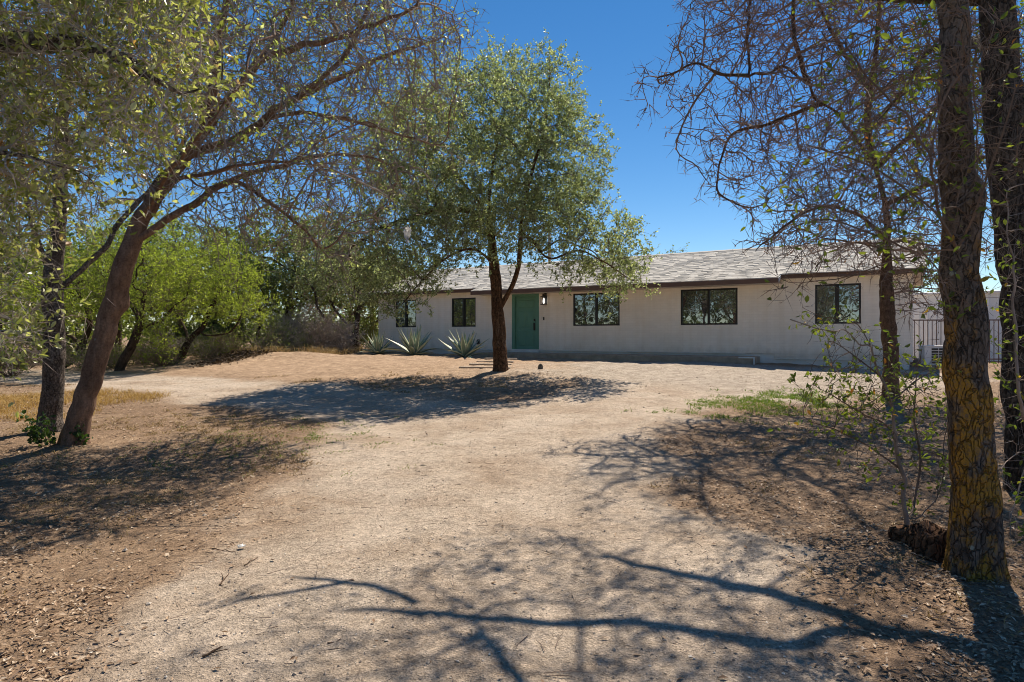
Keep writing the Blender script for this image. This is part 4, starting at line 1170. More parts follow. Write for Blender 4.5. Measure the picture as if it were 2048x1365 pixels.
obj('hollow_stub', mesh_np('hollow_stub', v_ - np.array(lichen_oak.location), f_, True), M['bark_center'], lichen_oak)

bx = np.array([4.62, 5.75, float(ground_h(4.62, 5.75))])
edge_oak = make_tree('oak_tree', 'dark furrowed oak trunk cut off by the right edge behind the lichen trunk', None,
    [np.vstack([sink(bx, 0.1), [[4.60, 5.75, 0.6], [4.57, 5.75, 1.6], [4.50, 5.76, 2.6], [4.42, 5.8, 3.6], [4.40, 5.85, 4.6], [4.42, 5.9, 5.6], [4.5, 6.0, 6.8], [4.6, 6.1, 7.8]]]),
     np.vstack([[[4.40, 5.85, 4.6]], [shadow_pt(1700, 1262, 4.95), shadow_pt(1610, 1288, 5.3), shadow_pt(1470, 1285, 5.6), shadow_pt(1385, 1255, 5.8), shadow_pt(1250, 1242, 5.9), shadow_pt(1120, 1250, 6.0), shadow_pt(1010, 1245, 6.05), shadow_pt(900, 1232, 6.1), shadow_pt(836, 1212, 6.2), shadow_pt(790, 1190, 6.2), shadow_pt(700, 1168, 6.3), shadow_pt(570, 1156, 6.3)]]),
     np.array([shadow_pt(850, 1222, 6.15), shadow_pt(790, 1222, 6.2), shadow_pt(720, 1218, 6.25), shadow_pt(650, 1220, 6.3)]),
     np.array([shadow_pt(700, 1168, 6.3), shadow_pt(600, 1185, 6.35), shadow_pt(500, 1195, 6.4), shadow_pt(400, 1225, 6.4)]),
     np.array([[4.42, 5.9, 5.6], [4.2, 7.0, 6.3], [3.6, 8.2, 6.9], [2.8, 9.2, 7.4]]),
     np.array([[4.42, 5.8, 3.6], [4.9, 6.6, 4.4], [5.4, 7.6, 5.0], [5.6, 8.8, 5.4]])],
    [(np.array([4.6, 7.0, 6.6]), np.array([2.0, 2.4, 1.1])), (np.array([3.2, 8.6, 7.3]), np.array([1.8, 1.6, 0.8])), (np.array([5.6, 8.4, 4.6]), np.array([1.3, 1.8, 1.4])), (np.array([3.0, 6.4, 6.5]), np.array([1.3, 1.2, 0.7])), (np.array([4.2, 4.6, 6.8]), np.array([1.8, 1.3, 0.9]))],
    17, 0.17, 0.005, 1500, 0.2, 1.0, 0.32, 0.42, (0, 0, 0), 'bark_edge', 'twig_dark', 'leaf_shoot', 56, 0.04, 0.10, 0.010, 0.5, stout={1: (.065, .022), 2: (.026, .014), 3: (.024, .011)},
    tw1=1.3, L1=(0.15, 0.45), r1=0.0035, tw2=3, L2=(0.08, 0.22), r2=0.0026, lf=2.2, leaf_L=(0.04, 0.07), leaf_W=0.5, droop=0.1)
Z6 = 4.75
make_tree('oak_tree', '', None,
    [path([(2085, 980, .9), (2060, 900, .3), (2040, 800), (2030, 700), (2030, 600), (2020, 480), (2010, 380)], Z6),
     path([(2060, 900, .3), (2020, 920, -.1), (2000, 960, -.2)], Z6), path([(2060, 900, .3), (2020, 1050, -.1), (2005, 1120, -.2), (1995, 1150, -.2)], Z6)],
    [ell(2035, 600, Z6, 55, 280, 0.35), ell(2020, 950, Z6 - .1, 40, 130, 0.3), ell(2030, 1150, Z6 - .2, 30, 80, 0.3)],
    27, 0.014, 0.0018, 600, 0.10, 1.2, 0.12, 0.35, (0, 0, 0), 'twig_grey', 'twig_grey', 'leaf_shoot', 8, 0.05, 0.05, 0.0004, 0.0,
    tw1=0.9, L1=(0.08, 0.24), r1=0.0017, tw2=2, L2=(0.05, 0.12), r2=0.0011, lf=0.9, leaf_L=(0.034, 0.055), leaf_W=0.5, oval=True, droop=0.05, into=edge_oak)

# 6. sapling left of the lichen trunk
b0 = gp(1815, 1052); Z = b0[1]
make_tree('oak_sapling', 'thin stemmed leafy oak sapling left of the lichen covered trunk', None,
    [np.vstack([sink(b0, .03), path([(1810, 1010), (1800, 940), (1788, 860), (1782, 810), (1762, 750), (1740, 700), (1722, 650), (1712, 595)], Z)]),
     path([(1812, 1040, .02), (1836, 1000, .15), (1838, 900, .2), (1835, 820, .2), (1842, 740, .2), (1850, 690, .2)], Z),
     path([(1814, 1045, .02), (1870, 1010, .3), (1885, 900, .4), (1895, 820, .4), (1900, 760, .4)], Z),
     path([(1740, 700), (1690, 672, -.1), (1640, 655, -.2), (1590, 648, -.2)], Z), path([(1722, 650), (1680, 632), (1640, 625), (1610, 618)], Z),
     path([(1762, 750), (1720, 720, .1), (1680, 690, .1), (1635, 660, .1)], Z), path([(1788, 860), (1740, 830, -.1), (1690, 810, -.2), (1630, 780, -.2)], Z),
     path([(1800, 940), (1730, 880, .1), (1660, 850, .2), (1580, 840, .2)], Z), path([(1782, 810), (1830, 760, 0), (1870, 730, 0), (1890, 700, 0)], Z)],
    [ell(1745, 790, Z, 150, 75, 0.4), ell(1680, 665, Z, 75, 40, 0.25), ell(1850, 790, Z + .2, 70, 90, 0.3), ell(1740, 880, Z, 110, 60, 0.3), ell(1720, 740, Z, 90, 60, 0.3), ell(1860, 920, Z + .2, 50, 70, 0.3)],
    18, 0.017, 0.0022, 1500, 0.09, 1.0, 0.10, 0.35, (0, 0, 0), 'twig_grey', 'twig_dark', 'leaf_shoot', 10, 0.04, 0.03, 0.0005, 0.2,
    tw1=1.0, L1=(0.06, 0.2), r1=0.0018, tw2=2, L2=(0.04, 0.1), r2=0.0014, lf=1.1, leaf_L=(0.034, 0.055), leaf_W=0.48, oval=True, droop=0.0, cat='sapling')

# 7. oak at the left end of the house
b0 = gp(713, 703); Z = b0[1]
make_tree('oak_tree', 'low multi stemmed green oak at the left end of the house', None,
    [np.vstack([sink(b0), path([(712, 690), (713, 660), (716, 625), (718, 590), (705, 550, .4), (690, 510, .6)], Z)]),
     path([(711, 685), (690, 665, -.3), (672, 652, -.5), (655, 648, -.6), (645, 630, -.8), (634, 612, -.9), (630, 585, -1), (615, 560, -1)], Z),
     path([(711, 682), (695, 650, .4), (672, 622, .8), (655, 590, 1.0), (640, 550, 1.2)], Z),
     path([(716, 625), (740, 590, -.5), (765, 570, -.9), (790, 575, -1.2)], Z)],
    [ell(660, 545, Z, 105, 65, 2.4), ell(590, 560, Z - .5, 60, 45, 1.4), ell(740, 560, Z, 70, 55, 1.8), ell(640, 490, Z + .5, 80, 45, 1.8)],
    19, 0.16, 0.006, 900, 0.26, 3.0, 0.45, 0.45, (0, 0, 0), 'bark_far', 'twig_dark', 'leaf_oak', 16, 0.1, 0.1, 0.012, 0.3,
    tw1=3.0, L1=(0.2, 0.55), r1=0.006, tw2=3, L2=(0.1, 0.28), r2=0.004, lf=5.5, leaf_L=(0.06, 0.10), leaf_W=0.65)
b0 = gp(748, 700); b0[1] += 3.4; b0[0] -= 0.95; b0[2] = float(ground_h(b0[0], b0[1])); Z = b0[1]
make_tree('oak_tree', 'dark double stemmed oak squeezed against the left house corner', None,
    [np.vstack([sink(b0), path([(746, 670), (744, 640), (743, 600), (735, 560)], Z)]), path([(745, 672), (756, 640), (764, 605), (775, 570)], Z)],
    [ell(755, 545, Z, 75, 45, 1.8), ell(720, 520, Z, 70, 40, 1.8)],
    20, 0.15, 0.007, 420, 0.3, 3.0, 0.5, 0.4, (0, 0, 0), 'bark_far', 'twig_dark', 'leaf_oak', 12, 0.12, 0.1, 0.01, 0.3,
    tw1=2.2, L1=(0.2, 0.5), r1=0.006, tw2=3, L2=(0.1, 0.25), r2=0.004, lf=3.5, leaf_L=(0.08, 0.12), leaf_W=0.65)

# 8. mesquites on the left
MQ = dict(bark='bark_far', twig='twig_dark', leaf='leaf_mesquite', trunk_sides=14, ring=0.1, cell=0.1, depth=0.012, flare=0.2,
          tw1=3.4, L1=(0.25, 0.7), r1=0.005, tw2=3, L2=(0.15, 0.35), r2=0.003, lf=5.2, leaf_L=(0.07, 0.13), leaf_W=0.32, droop=0.15)
b0 = gp(238, 742); Z = b0[1]
make_tree('mesquite_tree', 'lime green mesquite with crooked dark trunk right behind the leaning oak', 'mesquite trees at the edge of the scrub',
    [np.vstack([sink(b0), path([(245, 725), (262, 695), (275, 665), (283, 640), (284, 620), (290, 585)], Z)]), path([(278, 662), (300, 650, .3), (330, 640, .5), (345, 610, .6)], Z), path([(275, 670), (310, 690, -.4), (330, 700, -.6), (325, 670, -.8)], Z),
     path([(283, 640), (255, 600, .4), (230, 570, .6)], Z)],
    [ell(290, 545, Z, 110, 85, 2.0), ell(270, 470, Z, 80, 45, 1.5), ell(350, 600, Z, 70, 50, 1.4), ell(220, 580, Z, 60, 60, 1.4)], 31, 0.14, 0.006, 520, 0.26, 2.6, 0.45, 0.5, (0, 0, 0), **MQ)
b0 = gp(362, 718); Z = b0[1]
make_tree('mesquite_tree', 'bright green mesquite with twisted limbs, second from the leaning oak', 'mesquite trees at the edge of the scrub',
    [np.vstack([sink(b0), path([(368, 700), (380, 680), (395, 665), (408, 650), (420, 620), (440, 585)], Z)]), path([(370, 695), (375, 670, .3), (360, 640, .5), (350, 600, .6)], Z), path([(395, 665), (420, 672, -.4), (460, 665, -.6), (480, 640, -.6)], Z)],
    [ell(430, 550, Z, 90, 70, 2.0), ell(400, 490, Z, 70, 45, 1.5), ell(470, 600, Z, 70, 50, 1.5), ell(370, 570, Z, 70, 60, 1.5), ell(420, 510, Z, 60, 35, 1.3)], 32, 0.13, 0.006, 560, 0.26, 2.6, 0.45, 0.5, (0, 0, 0), **MQ)
b0 = gp(505, 703); Z = b0[1]
make_tree('mesquite_tree', 'rounded bright green mesquite bush above the bank of raked leaves', 'mesquite trees at the edge of the scrub',
    [np.vstack([sink(b0), path([(508, 690), (515, 670), (520, 640), (515, 600)], Z)]), path([(507, 695), (495, 675, .3), (480, 640, .5)], Z), path([(509, 688), (535, 665, -.3), (550, 640, -.3)], Z)],
    [ell(515, 605, Z, 55, 55, 1.5), ell(470, 575, Z, 55, 60, 1.5), ell(545, 640, Z, 25, 22, 0.7), ell(480, 520, Z, 45, 40, 1.2)], 33, 0.09, 0.006, 460, 0.26, 2.6, 0.45, 0.45, (0, 0, 0), **MQ)
b0 = gp(160, 745); b0[1] += 1.5; b0[0] -= 2.0; b0[2] = float(ground_h(b0[0], b0[1])); Z = b0[1]
make_tree('mesquite_tree', 'shaded mesquite behind the two left oak trunks', 'mesquite trees at the edge of the scrub',
    [np.vstack([sink(b0), path([(150, 715), (165, 690), (180, 650), (170, 610), (150, 570)], Z)]), path([(165, 690), (200, 670, .3), (225, 640, .5)], Z), path([(165, 690), (120, 660, .3), (70, 640, .5)], Z)],
    [ell(150, 590, Z, 120, 70, 2.2), ell(50, 600, Z, 90, 70, 1.8), ell(220, 530, Z, 70, 50, 1.6)], 34, 0.13, 0.006, 520, 0.28, 2.8, 0.5, 0.5, (0, 0, 0), **MQ)

# 9. trees further back and beyond the frame (seen in the window panes)
FAR = dict(bark='bark_far', twig='twig_dark', leaf='leaf_far', trunk_sides=10, ring=0.25, cell=0.2, depth=0.01, flare=0.3,
           tw1=2.0, L1=(0.3, 0.9), r1=0.010, tw2=3, L2=(0.2, 0.5), r2=0.006, lf=4.5, leaf_L=(0.12, 0.22), leaf_W=0.6)
def far_tree(name, label, x, y, h, w, seed, group, n=260, **kw):
    z0 = float(ground_h(x, y)); rg = np.random.default_rng(seed)
    o = dict(FAR); o.update(kw)
    b_ = np.array([x, y, z0])
    lean = rg.uniform(-0.4, 0.4, 2)
    top = b_ + [lean[0], lean[1], h * 0.62]
    tr = np.array([b_ - [0, 0, 0.1], b_ + [lean[0] * .2, lean[1] * .2, h * 0.2], b_ + [lean[0] * .6, lean[1] * .6, h * 0.4], top])
    lim = [tr]
    for k in range(3):
        a = rg.uniform(0, 6.28) + k * 2.1
        s_ = tr[1] + (tr[2] - tr[1]) * rg.uniform(0, 1)
        lim.append(np.array([s_, s_ + [math.cos(a) * w * .3, math.sin(a) * w * .3, h * .15], s_ + [math.cos(a) * w * .55, math.sin(a) * w * .55, h * .28]]))
    env = [(b_ + [lean[0], lean[1], h * 0.66], np.array([w * .42, w * .42, h * .33]))]
    for k in range(4):
        a = rg.uniform(0, 6.28)
        env.append((b_ + [math.cos(a) * w * .3, math.sin(a) * w * .3, h * rg.uniform(.42, .62)], np.array([w * .27, w * .27, h * .2])))
    return make_tree(name, label, group, lim, env, seed, 0.05 + 0.018 * h, 0.008, n, 0.4, 4.0, 0.6, 0.45, (0, 0, 0), **o)
G = 'trees behind the scrub on the left'
far_tree('oak_tree', 'tall dark oak behind the mesquites, between the two left trunks and the house', -11.2, 32.0, 7.4, 7.5, 41, G, n=420)
far_tree('oak_tree', 'dense low oak filling the gap behind the round mesquite bush', -13.8, 30.0, 5.4, 6.5, 49, G, n=420)
far_tree('oak_tree', 'dense green oak behind the first mesquite', -18.8, 29.5, 5.8, 7.0, 50, G, n=420)
far_tree('oak_tree', 'dense oak behind the low multi stemmed oak', -8.6, 35.0, 5.6, 6.5, 51, G, n=400)
far_tree('oak_tree', 'dense oak behind the shaded mesquite at the left', -23.5, 29.5, 5.8, 7.0, 52, G, n=420)
far_tree('oak_tree', 'rust tinged oak behind the grey brush left of the house', -9.6, 38.0, 6.2, 6.0, 42, G, leaf='leaf_rust', lf=2.5)
far_tree('oak_tree', 'dark oak behind the second mesquite', -17.5, 34.0, 7.0, 7.0, 43, G)
far_tree('oak_tree', 'dark oak farthest left behind the grey trunk', -27.0, 33.0, 7.0, 8.0, 44, G)
far_tree('oak_tree', 'oak behind the first mesquite from the left trunks', -22.0, 36.0, 7.5, 7.0, 45, G)
far_tree('oak_tree', 'pale crowned oak just visible over the left end of the roof', -7.6, 46.0, 6.8, 7.0, 46, G)
far_tree('oak_tree', 'oak whose top shows just above the middle of the roof ridge', 12.6, 50.0, 7.9, 5.0, 47, None, n=160, lf=1.2)
far_tree('oak_tree', 'oak beyond the white shed at the right', 24.0, 40.0, 6.5, 7.0, 48, None, n=160)
G = 'oaks to the left of the drive mirrored in the panes'
for k, (x_, y_, h_, w_) in enumerate([(-10.8, 10.5, 6.6, 6.0), (-13.0, 6.5, 7.5, 6.5), (-15.5, 12.5, 7.0, 6.5), (-12.0, 1.5, 7.0, 6.0), (-18.5, 17.5, 6.5, 6.5), (-8.5, -2.5, 7.5, 6.0)]):
    far_tree('oak_tree', 'green oak standing left of the picture, mirrored in the window panes', x_, y_, h_, w_, 60 + k, G, n=300, lf=3.0)

# ------------------------------------------------------------------ shrubs, agaves and small growth
def shrub(name, label, group, x, y, h, w, seed, twig='twig_pale', leaf=None, stems=26, lf=0, leaf_L=(0.05, 0.09), cat='shrub', r=0.012):
    rg = np.random.default_rng(seed)
    z0 = float(ground_h(x, y))
    root = empty(name, (x, y, z0)); tag(root, label, cat, group)
    a = rg.uniform(0, 2 * np.pi, stems)
    d = norm(np.stack([np.cos(a) * rg.uniform(.1, 1, stems) * w / h, np.sin(a) * rg.uniform(.1, 1, stems) * w / h, rg.uniform(.7, 1.2, stems)], 1))
    b_ = np.stack([np.cos(a) * .08, np.sin(a) * .08, np.full(stems, -0.03)], 1)
    v0, f0, P0 = twigs(b_, d, h * rg.uniform(.5, .95, stems), np.full(stems, r), rg, 4, 0.3, 0.0)
    obj('stems', mesh_np('stems', v0, f0), M['bark_far'] if twig == 'twig_dark' else M[twig], root)
    n1 = 9
    b1 = along(P0, rg.uniform(.2, 1, (stems, n1))).reshape(-1, 3)
    d1 = norm(np.repeat(d, n1, 0) * .7 + rg.normal(size=(len(b1), 3)) * .7)
    v1, f1, P1 = twigs(b1, d1, rg.uniform(.15, .4, len(b1)) * h, np.full(len(b1), r * .45), rg, 2, .3, .05)
    n2 = 4
    b2 = along(P1, rg.uniform(.2, 1, (len(b1), n2))).reshape(-1, 3)
    d2 = norm(np.repeat(d1, n2, 0) * .6 + rg.normal(size=(len(b2), 3)) * .7)
    v2, f2, P2 = twigs(b2, d2, rg.uniform(.08, .22, len(b2)) * h, np.full(len(b2), r * .28), rg, 1)
    tw = obj('twigs', mesh_np('twigs', *join([(v1, f1), (v2, f2)])), M[twig], root)
    if leaf:
        m_ = rg.poisson(lf, len(b2)); si = np.repeat(np.arange(len(b2)), m_)
        lb = along(P2[si], rg.uniform(.2, 1, (len(si), 1)))[:, 0]
        ll = rg.uniform(*leaf_L, len(si))
        lv, lfc = leaves(lb, norm(rg.normal(size=(len(si), 3))), norm(rg.normal(size=(len(si), 3))), ll, ll * .5)
        obj('leaves', mesh_np('leaves', lv, lfc), M[leaf], tw)
    return root

rng = np.random.default_rng(5)
G = 'grey brush along the edge of the scrub'
brush = [(545, 694, 1.3, 1.5, 'bleached dry brush right of the round mesquite bush'), (583, 697, 2.0, 1.6, 'bare crooked shrub in the middle of the grey brush'), (612, 692, 1.3, 1.6, 'low tangle of pale brush behind the bank of leaves'),
         (640, 695, 1.7, 1.4, 'grey brush with bent pale stems left of the low oak'), (668, 697, 1.4, 1.5, 'pale brush under the leaning limb of the low oak'), (690, 697, 1.2, 1.3, 'grey brush against the foot of the low oak'),
         (440, 700, 1.2, 1.6, 'dry grey brush between the two right mesquites'), (330, 722, 1.1, 1.5, 'low grey brush between the two left mesquites'), (398, 712, 1.0, 1.5, 'dry brush at the foot of the second mesquite'),
         (200, 735, 1.3, 1.8, 'grey brush in the shade behind the leaning trunk'), (60, 740, 1.5, 2.0, 'grey brush left of the upright trunk')]
for k, (px, py, h, w, lab) in enumerate(brush):
    if px >= 540:
        Zb = (26.5, 28.5, 27.3)[k % 3]; h *= 1.25
    else:
        Zb = gp(px, py)[1] + 0.8 + 0.4 * (k % 3)
    shrub('brush', lab, G, (px - CX) / F_PX * Zb, Zb, h, w, 100 + k, 'twig_pale' if k % 3 else 'twig_grey', 'leaf_far' if k in (0, 2, 8, 9) else ('brush_grey' if k % 2 else None), 30, 1.2)
G = 'dark tangled thicket under the mesquites'
thicket = [(175, 21.5, 1.9, 'dark tangle of twigs between the grey trunk and the leaning trunk'), (228, 22.5, 1.7, 'dark tangle just right of the leaning trunk'), (290, 23.5, 2.0, 'twiggy thicket behind the first mesquite trunk'),
           (330, 22.6, 1.5, 'low twiggy thicket between the first and second mesquite'), (415, 24.2, 1.9, 'twiggy thicket right of the second mesquite trunk'), (455, 24.8, 1.8, 'twiggy thicket left of the round mesquite bush'),
           (535, 25.8, 1.9, 'twiggy thicket right behind the bank of raked leaves'), (20, 20.5, 2.2, 'twiggy thicket at the left edge behind the grey trunk')]
for k, (px, Zb, h, lab) in enumerate(thicket):
    shrub('thicket', lab, G, (px - CX) / F_PX * Zb, Zb, h * 0.6, 2.0, 170 + k, 'twig_brown' if k % 2 else 'twig_grey', 'leaf_far', 40, 0.7, (0.05, 0.09))
G = 'young green bushes behind the brush'
for k, (x_, y_, h_, w_, lab) in enumerate([(-12.8, 28.5, 2.0, 2.6, 'green bush behind the round mesquite'), (-19.0, 27.0, 2.4, 3.0, 'green bush behind the left mesquite'), (-24.0, 27.5, 2.4, 3.2, 'green bush at the far left behind the trunks'), (-15.3, 29.5, 2.2, 3.0, 'green bush behind the second mesquite'), (-9.8, 31.5, 2.2, 3.0, 'green bush behind the pale brush left of the house'), (-11.6, 33.5, 2.6, 3.4, 'tall green bush farther behind the pale brush'), (-8.3, 34.0, 2.4, 3.0, 'green bush at the far side of the left house corner')]):
    shrub('bush', lab, G, x_, y_, h_, w_, 130 + k, 'twig_dark', 'leaf_far', 34, 3.0, (0.09, 0.15))

G = 'unseen bushes added to cover the low sky mirrored in the panes'  # out of view, added to hide the low sky in the pane reflections
for k, (x_, y_, h_, w_) in enumerate([(-12.5, 12.5, 2.8, 3.2), (-12.0, 7.6, 2.6, 3.2), (-15.5, 16.5, 2.8, 3.4), (-8.2, 3.2, 2.4, 3.0), (-6.2, -2.0, 2.4, 3.0), (-10.0, -1.0, 2.8, 3.4), (-16.5, 9.5, 3.0, 3.6)]):
    shrub('bush', 'unseen leafy bush left of the picture, added to cover sky in the window panes', G, x_, y_, h_, w_, 150 + k, 'twig_dark', 'leaf_far', 34, 3.0, (0.10, 0.17))

# agaves: each leaf is a part
M['agave_green'] = simple_mat('agave_green', (0.19, 0.27, 0.205), 0.5, 0.4, 0.18, 5.0)
M['agave_cream'] = simple_mat('agave_cream', (0.50, 0.52, 0.37), 0.5, 0.4, 0.12, 5.0)
def agave_leaf(curve, twist, seed):
    n = 12
    t = np.linspace(0, 1, n)
    wd = 0.062 * (0.75 + 0.6 * np.sin(np.clip(t * 1.25, 0, 1) * np.pi)) * (1 - t ** 4) * (1 - 0.35 * t) + 0.002
    ang = curve * t ** 1.4
    dx = np.cumsum(np.concatenate([[0], np.cos(ang[1:]) / (n - 1)])); dz = np.cumsum(np.concatenate([[0], np.sin(ang[1:]) / (n - 1)]))
    V = []
    for k in range(n):
        cs, sn = math.cos(ang[k]), math.sin(ang[k]); w_ = wd[k]; e = 0.020 * (1 - t[k]) + 0.003
        for u_, up in ((-1, .42), (-.62, .20), (0, 0), (.62, .20), (1, .42), (.6, .20 - e / w_ * .5), (0, -e / w_), (-.6, .20 - e / w_ * .5)):
            yy_, zz_ = u_ * w_, up * w_
            V.append((dx[k] - sn * zz_, yy_ + twist * t[k] ** 2, dz[k] + cs * zz_))
    F, mi = [], []
    for k in range(n - 1):
        for j in range(8):
            F.append((k * 8 + j, k * 8 + (j + 1) % 8, k * 8 + 8 + (j + 1) % 8, k * 8 + 8 + j)); mi.append(1 if j in (0, 3, 4, 7) else 0)
    me = mesh_np('leaf', np.array(V), np.array(F), True)
    me.materials.append(M['agave_green']); me.materials.append(M['agave_cream'])
    me.polygons.foreach_set('material_index', np.array(mi, dtype=np.int32))
    return me
LEAVES = [agave_leaf(c, tw, k) for k, (c, tw) in enumerate(((0.25, 0.02), (-0.15, -0.03), (0.05, 0.04), (-0.45, 0.0)))]
def agave(label, px, py, size, seed, n=24):
    Zw = 25.5 * 2092 / (px + 1040.0) - 2.9
    g = np.array([(px - CX) / F_PX * Zw, Zw, 0.0]); g[2] = float(ground_h(g[0], g[1]))
    rg = np.random.default_rng(seed)
    root = empty('agave_plant', g); tag(root, label, 'agave', 'agaves along the house front')
    for k in range(n):
        q = k / (n - 1)
        el_ = math.radians(80 - 68 * q ** 1.15 + rg.uniform(-7, 7)); az = k * 2.39996 + rg.uniform(-.25, .25)
        o = obj('leaf', LEAVES[int(rg.integers(3)) if q < .75 else (3 if rg.random() < .5 else 1)], None, root)
        s_ = size * rg.uniform(.82, 1.08) * (0.86 + 0.25 * math.sin(q * 2.6))
        o.scale = (s_, s_ * 1.15, s_ * 1.15)
        o.rotation_euler = (rg.uniform(-.25, .25), -el_, az)
        o.location = (math.cos(az) * .05, math.sin(az) * .05, 0.02)
    core = MB()
    th_ = np.linspace(0, 2 * np.pi, 10, endpoint=False)
    vs = [(0.09 * math.cos(a), 0.09 * math.sin(a), -0.08) for a in th_] + [(0.07 * math.cos(a), 0.07 * math.sin(a), 0.14) for a in th_] + [(0, 0, 0.24)]
    core.add(vs, [(j, (j + 1) % 10, 10 + (j + 1) % 10, 10 + j) for j in range(10)] + [(10 + j, 10 + (j + 1) % 10, 20) for j in range(10)])
    core.build('heart', M['agave_green'], root)
    return root
agave('striped agave left of the others, at the left house corner', 757, 705, 1.05, 1)
agave('largest striped agave, under the leftmost window', 828, 706, 1.2, 2, 28)
agave('darker spreading agave beside the forked tree, under the second window', 930, 708, 1.08, 3)

# ivy at the foot of the left oaks
g = gp(112, 892)
iv = empty('ivy_plant', g); tag(iv, 'small dark ivy climbing the foot of the two left trunks', 'ivy')
rg = np.random.default_rng(8)
n = 16
b_ = np.stack([rg.uniform(-.35, .30, n), rg.uniform(-.08, .12, n), np.full(n, 0.0)], 1)
d_ = norm(np.stack([rg.normal(0, .45, n), rg.normal(-.1, .25, n), np.full(n, 1.0)], 1))
v_, f_, P_ = twigs(b_, d_, rg.uniform(.2, .6, n), np.full(n, .004), rg, 4, .3)
iv_st = obj('stems', mesh_np('stems', v_, f_), M['twig_dark'], iv)
lb = along(P_, rg.uniform(.1, 1, (n, 16))).reshape(-1, 3); ll = rg.uniform(.035, .07, len(lb))
v_, f_ = leaves(lb + rg.normal(size=lb.shape) * .03, norm(rg.normal(size=lb.shape)), norm(rg.normal(size=lb.shape) + [0, -1.2, .6]), ll, ll * .85, True)
obj('leaves', mesh_np('leaves', v_, f_), M['leaf_ivy'], iv_st)

# ------------------------------------------------------------------ things about the yard
rg = np.random.default_rng(12)
steps = [(952, 736.5, 1.75, 'lowest weathered timber step left of the forked trunk'), (965, 730, 1.55, 'second weathered timber step from the bottom beside the forked trunk'),
         (975, 724.5, 1.45, 'third weathered timber step from the bottom behind the forked trunk'), (988, 718.5, 1.4, 'highest weathered timber step below the concrete walk')]
for k, (px, py, w, lab) in enumerate(steps):
    g = gp(px, py)
    o = box('step_timber', M['timber'], None, -w * .42, w * .42, -.09, .09, -.10, .035, .012)
    o.location = g; o.rotation_euler = (0, 0, math.radians(-12 + rg.uniform(-3, 3)))
    o.location.x += 0.25
    tag(o, lab, 'step', 'timber steps up to the walk')

# white shed, steel fence and heat pump right of the house
shed = empty('metal_shed', (17.35, 27.6, float(ground_h(17.4, 27.6))), math.radians(-32)); tag(shed, 'white ribbed metal shed right of the house', 'shed')
for k in range(16):
    x0 = -0.2 + k * 0.30
    p = MB()
    p.add([(x0, 0, -.1), (x0 + .22, 0, -.1), (x0 + .24, -.022, -.1), (x0 + .28, -.022, -.1), (x0 + .30, 0, -.1), (x0, 0, 2.75), (x0 + .22, 0, 2.75), (x0 + .24, -.022, 2.75), (x0 + .28, -.022, 2.75), (x0 + .30, 0, 2.75)],
          [(0, 1, 6, 5), (1, 2, 7, 6), (2, 3, 8, 7), (3, 4, 9, 8)])
    p.build('panel', M['white_metal'], shed)
box('side_walls', M['white_metal'], shed, -.2, 4.6, .006, 3.6, -.1, 2.745)
rb = MB(); rb.add([(-.35, -.15, 2.72), (4.75, -.15, 2.72), (4.75, 3.75, 2.95), (-.35, 3.75, 2.95), (-.35, -.15, 2.80), (4.75, -.15, 2.80), (4.75, 3.75, 3.03), (-.35, 3.75, 3.03)],
                  [(0, 3, 2, 1), (4, 5, 6, 7), (0, 1, 5, 4), (1, 2, 6, 5), (2, 3, 7, 6), (3, 0, 4, 7)])
rb.build('roof', M['white_metal'], shed)

fz0 = float(ground_h(15, 22.3))
fence = empty('steel_fence', (13.75, 22.3, fz0), math.radians(-4)); tag(fence, 'rusty brown steel picket fence between house and shed', 'fence')
for zz in (1.52, 0.18):
    box('rail', M['rust_steel'], fence, 0, 3.4, -.02, .02, zz, zz + .04)
for k in range(24):
    x0 = 0.02 + k * 0.145
    box('picket', M['rust_steel'], fence, x0 - .009, x0 + .009, -.009, .009, .05, 1.519)
for x0 in (-.03, 3.42):
    box('post', M['rust_steel'], fence, x0 - .03, x0 + .03, -.03, .03, -.1, 1.62)

g = gp(1866, 735)
ac = empty('heat_pump', (g[0], g[1], g[2]), math.radians(-8)); tag(ac, 'white heat pump with louvred front on a slab right of the house', 'heat pump')
box('slab', M['concrete'], ac, -.48, .48, -.30, .32, -.06, .07)
box('cabinet', M['white_metal'], ac, -.34, .34, -.19, .22, .071, .66, .02)
for c_ in range(2):
    for r_ in range(6):
        box('louvre', M['black_metal'], ac, -.13 + c_ * .22, .06 + c_ * .22, -.206, -.188, .13 + r_ * .085, .19 + r_ * .085)
box('lid', M['white_metal'], ac, -.36, .36, -.21, .24, .661, .70, .01)
blk = box('concrete_block', M['stone'], None, -.38, .38, -.12, .12, -.05, .17, .01)
blk.location = gp(1836, 731); tag(blk, 'dark block lying left of the heat pump', 'block')

pole = empty('utility_pole', (2.32, 40.0, float(ground_h(2.3, 40)))); tag(pole, 'thin wooden pole standing behind the roof', 'pole')
th_ = np.linspace(0, 2 * np.pi, 10, endpoint=False)
V = np.concatenate([np.stack([r * np.cos(th_), r * np.sin(th_), np.full(10, z)], 1) for z, r in ((-.3, .12), (2, .11), (5, .095), (7.25, .085))])
i = np.arange(40).reshape(4, 10); j = np.roll(i, -1, 1)
obj('shaft', mesh_np('shaft', V, [np.stack([i[:-1], j[:-1], j[1:], i[1:]], -1).reshape(-1, 4), np.array([list(range(30, 40))])], True), M['timber'], pole)
box('cap', M['timber'], pole, -.13, .13, -.13, .13, 7.25, 7.32, .01)

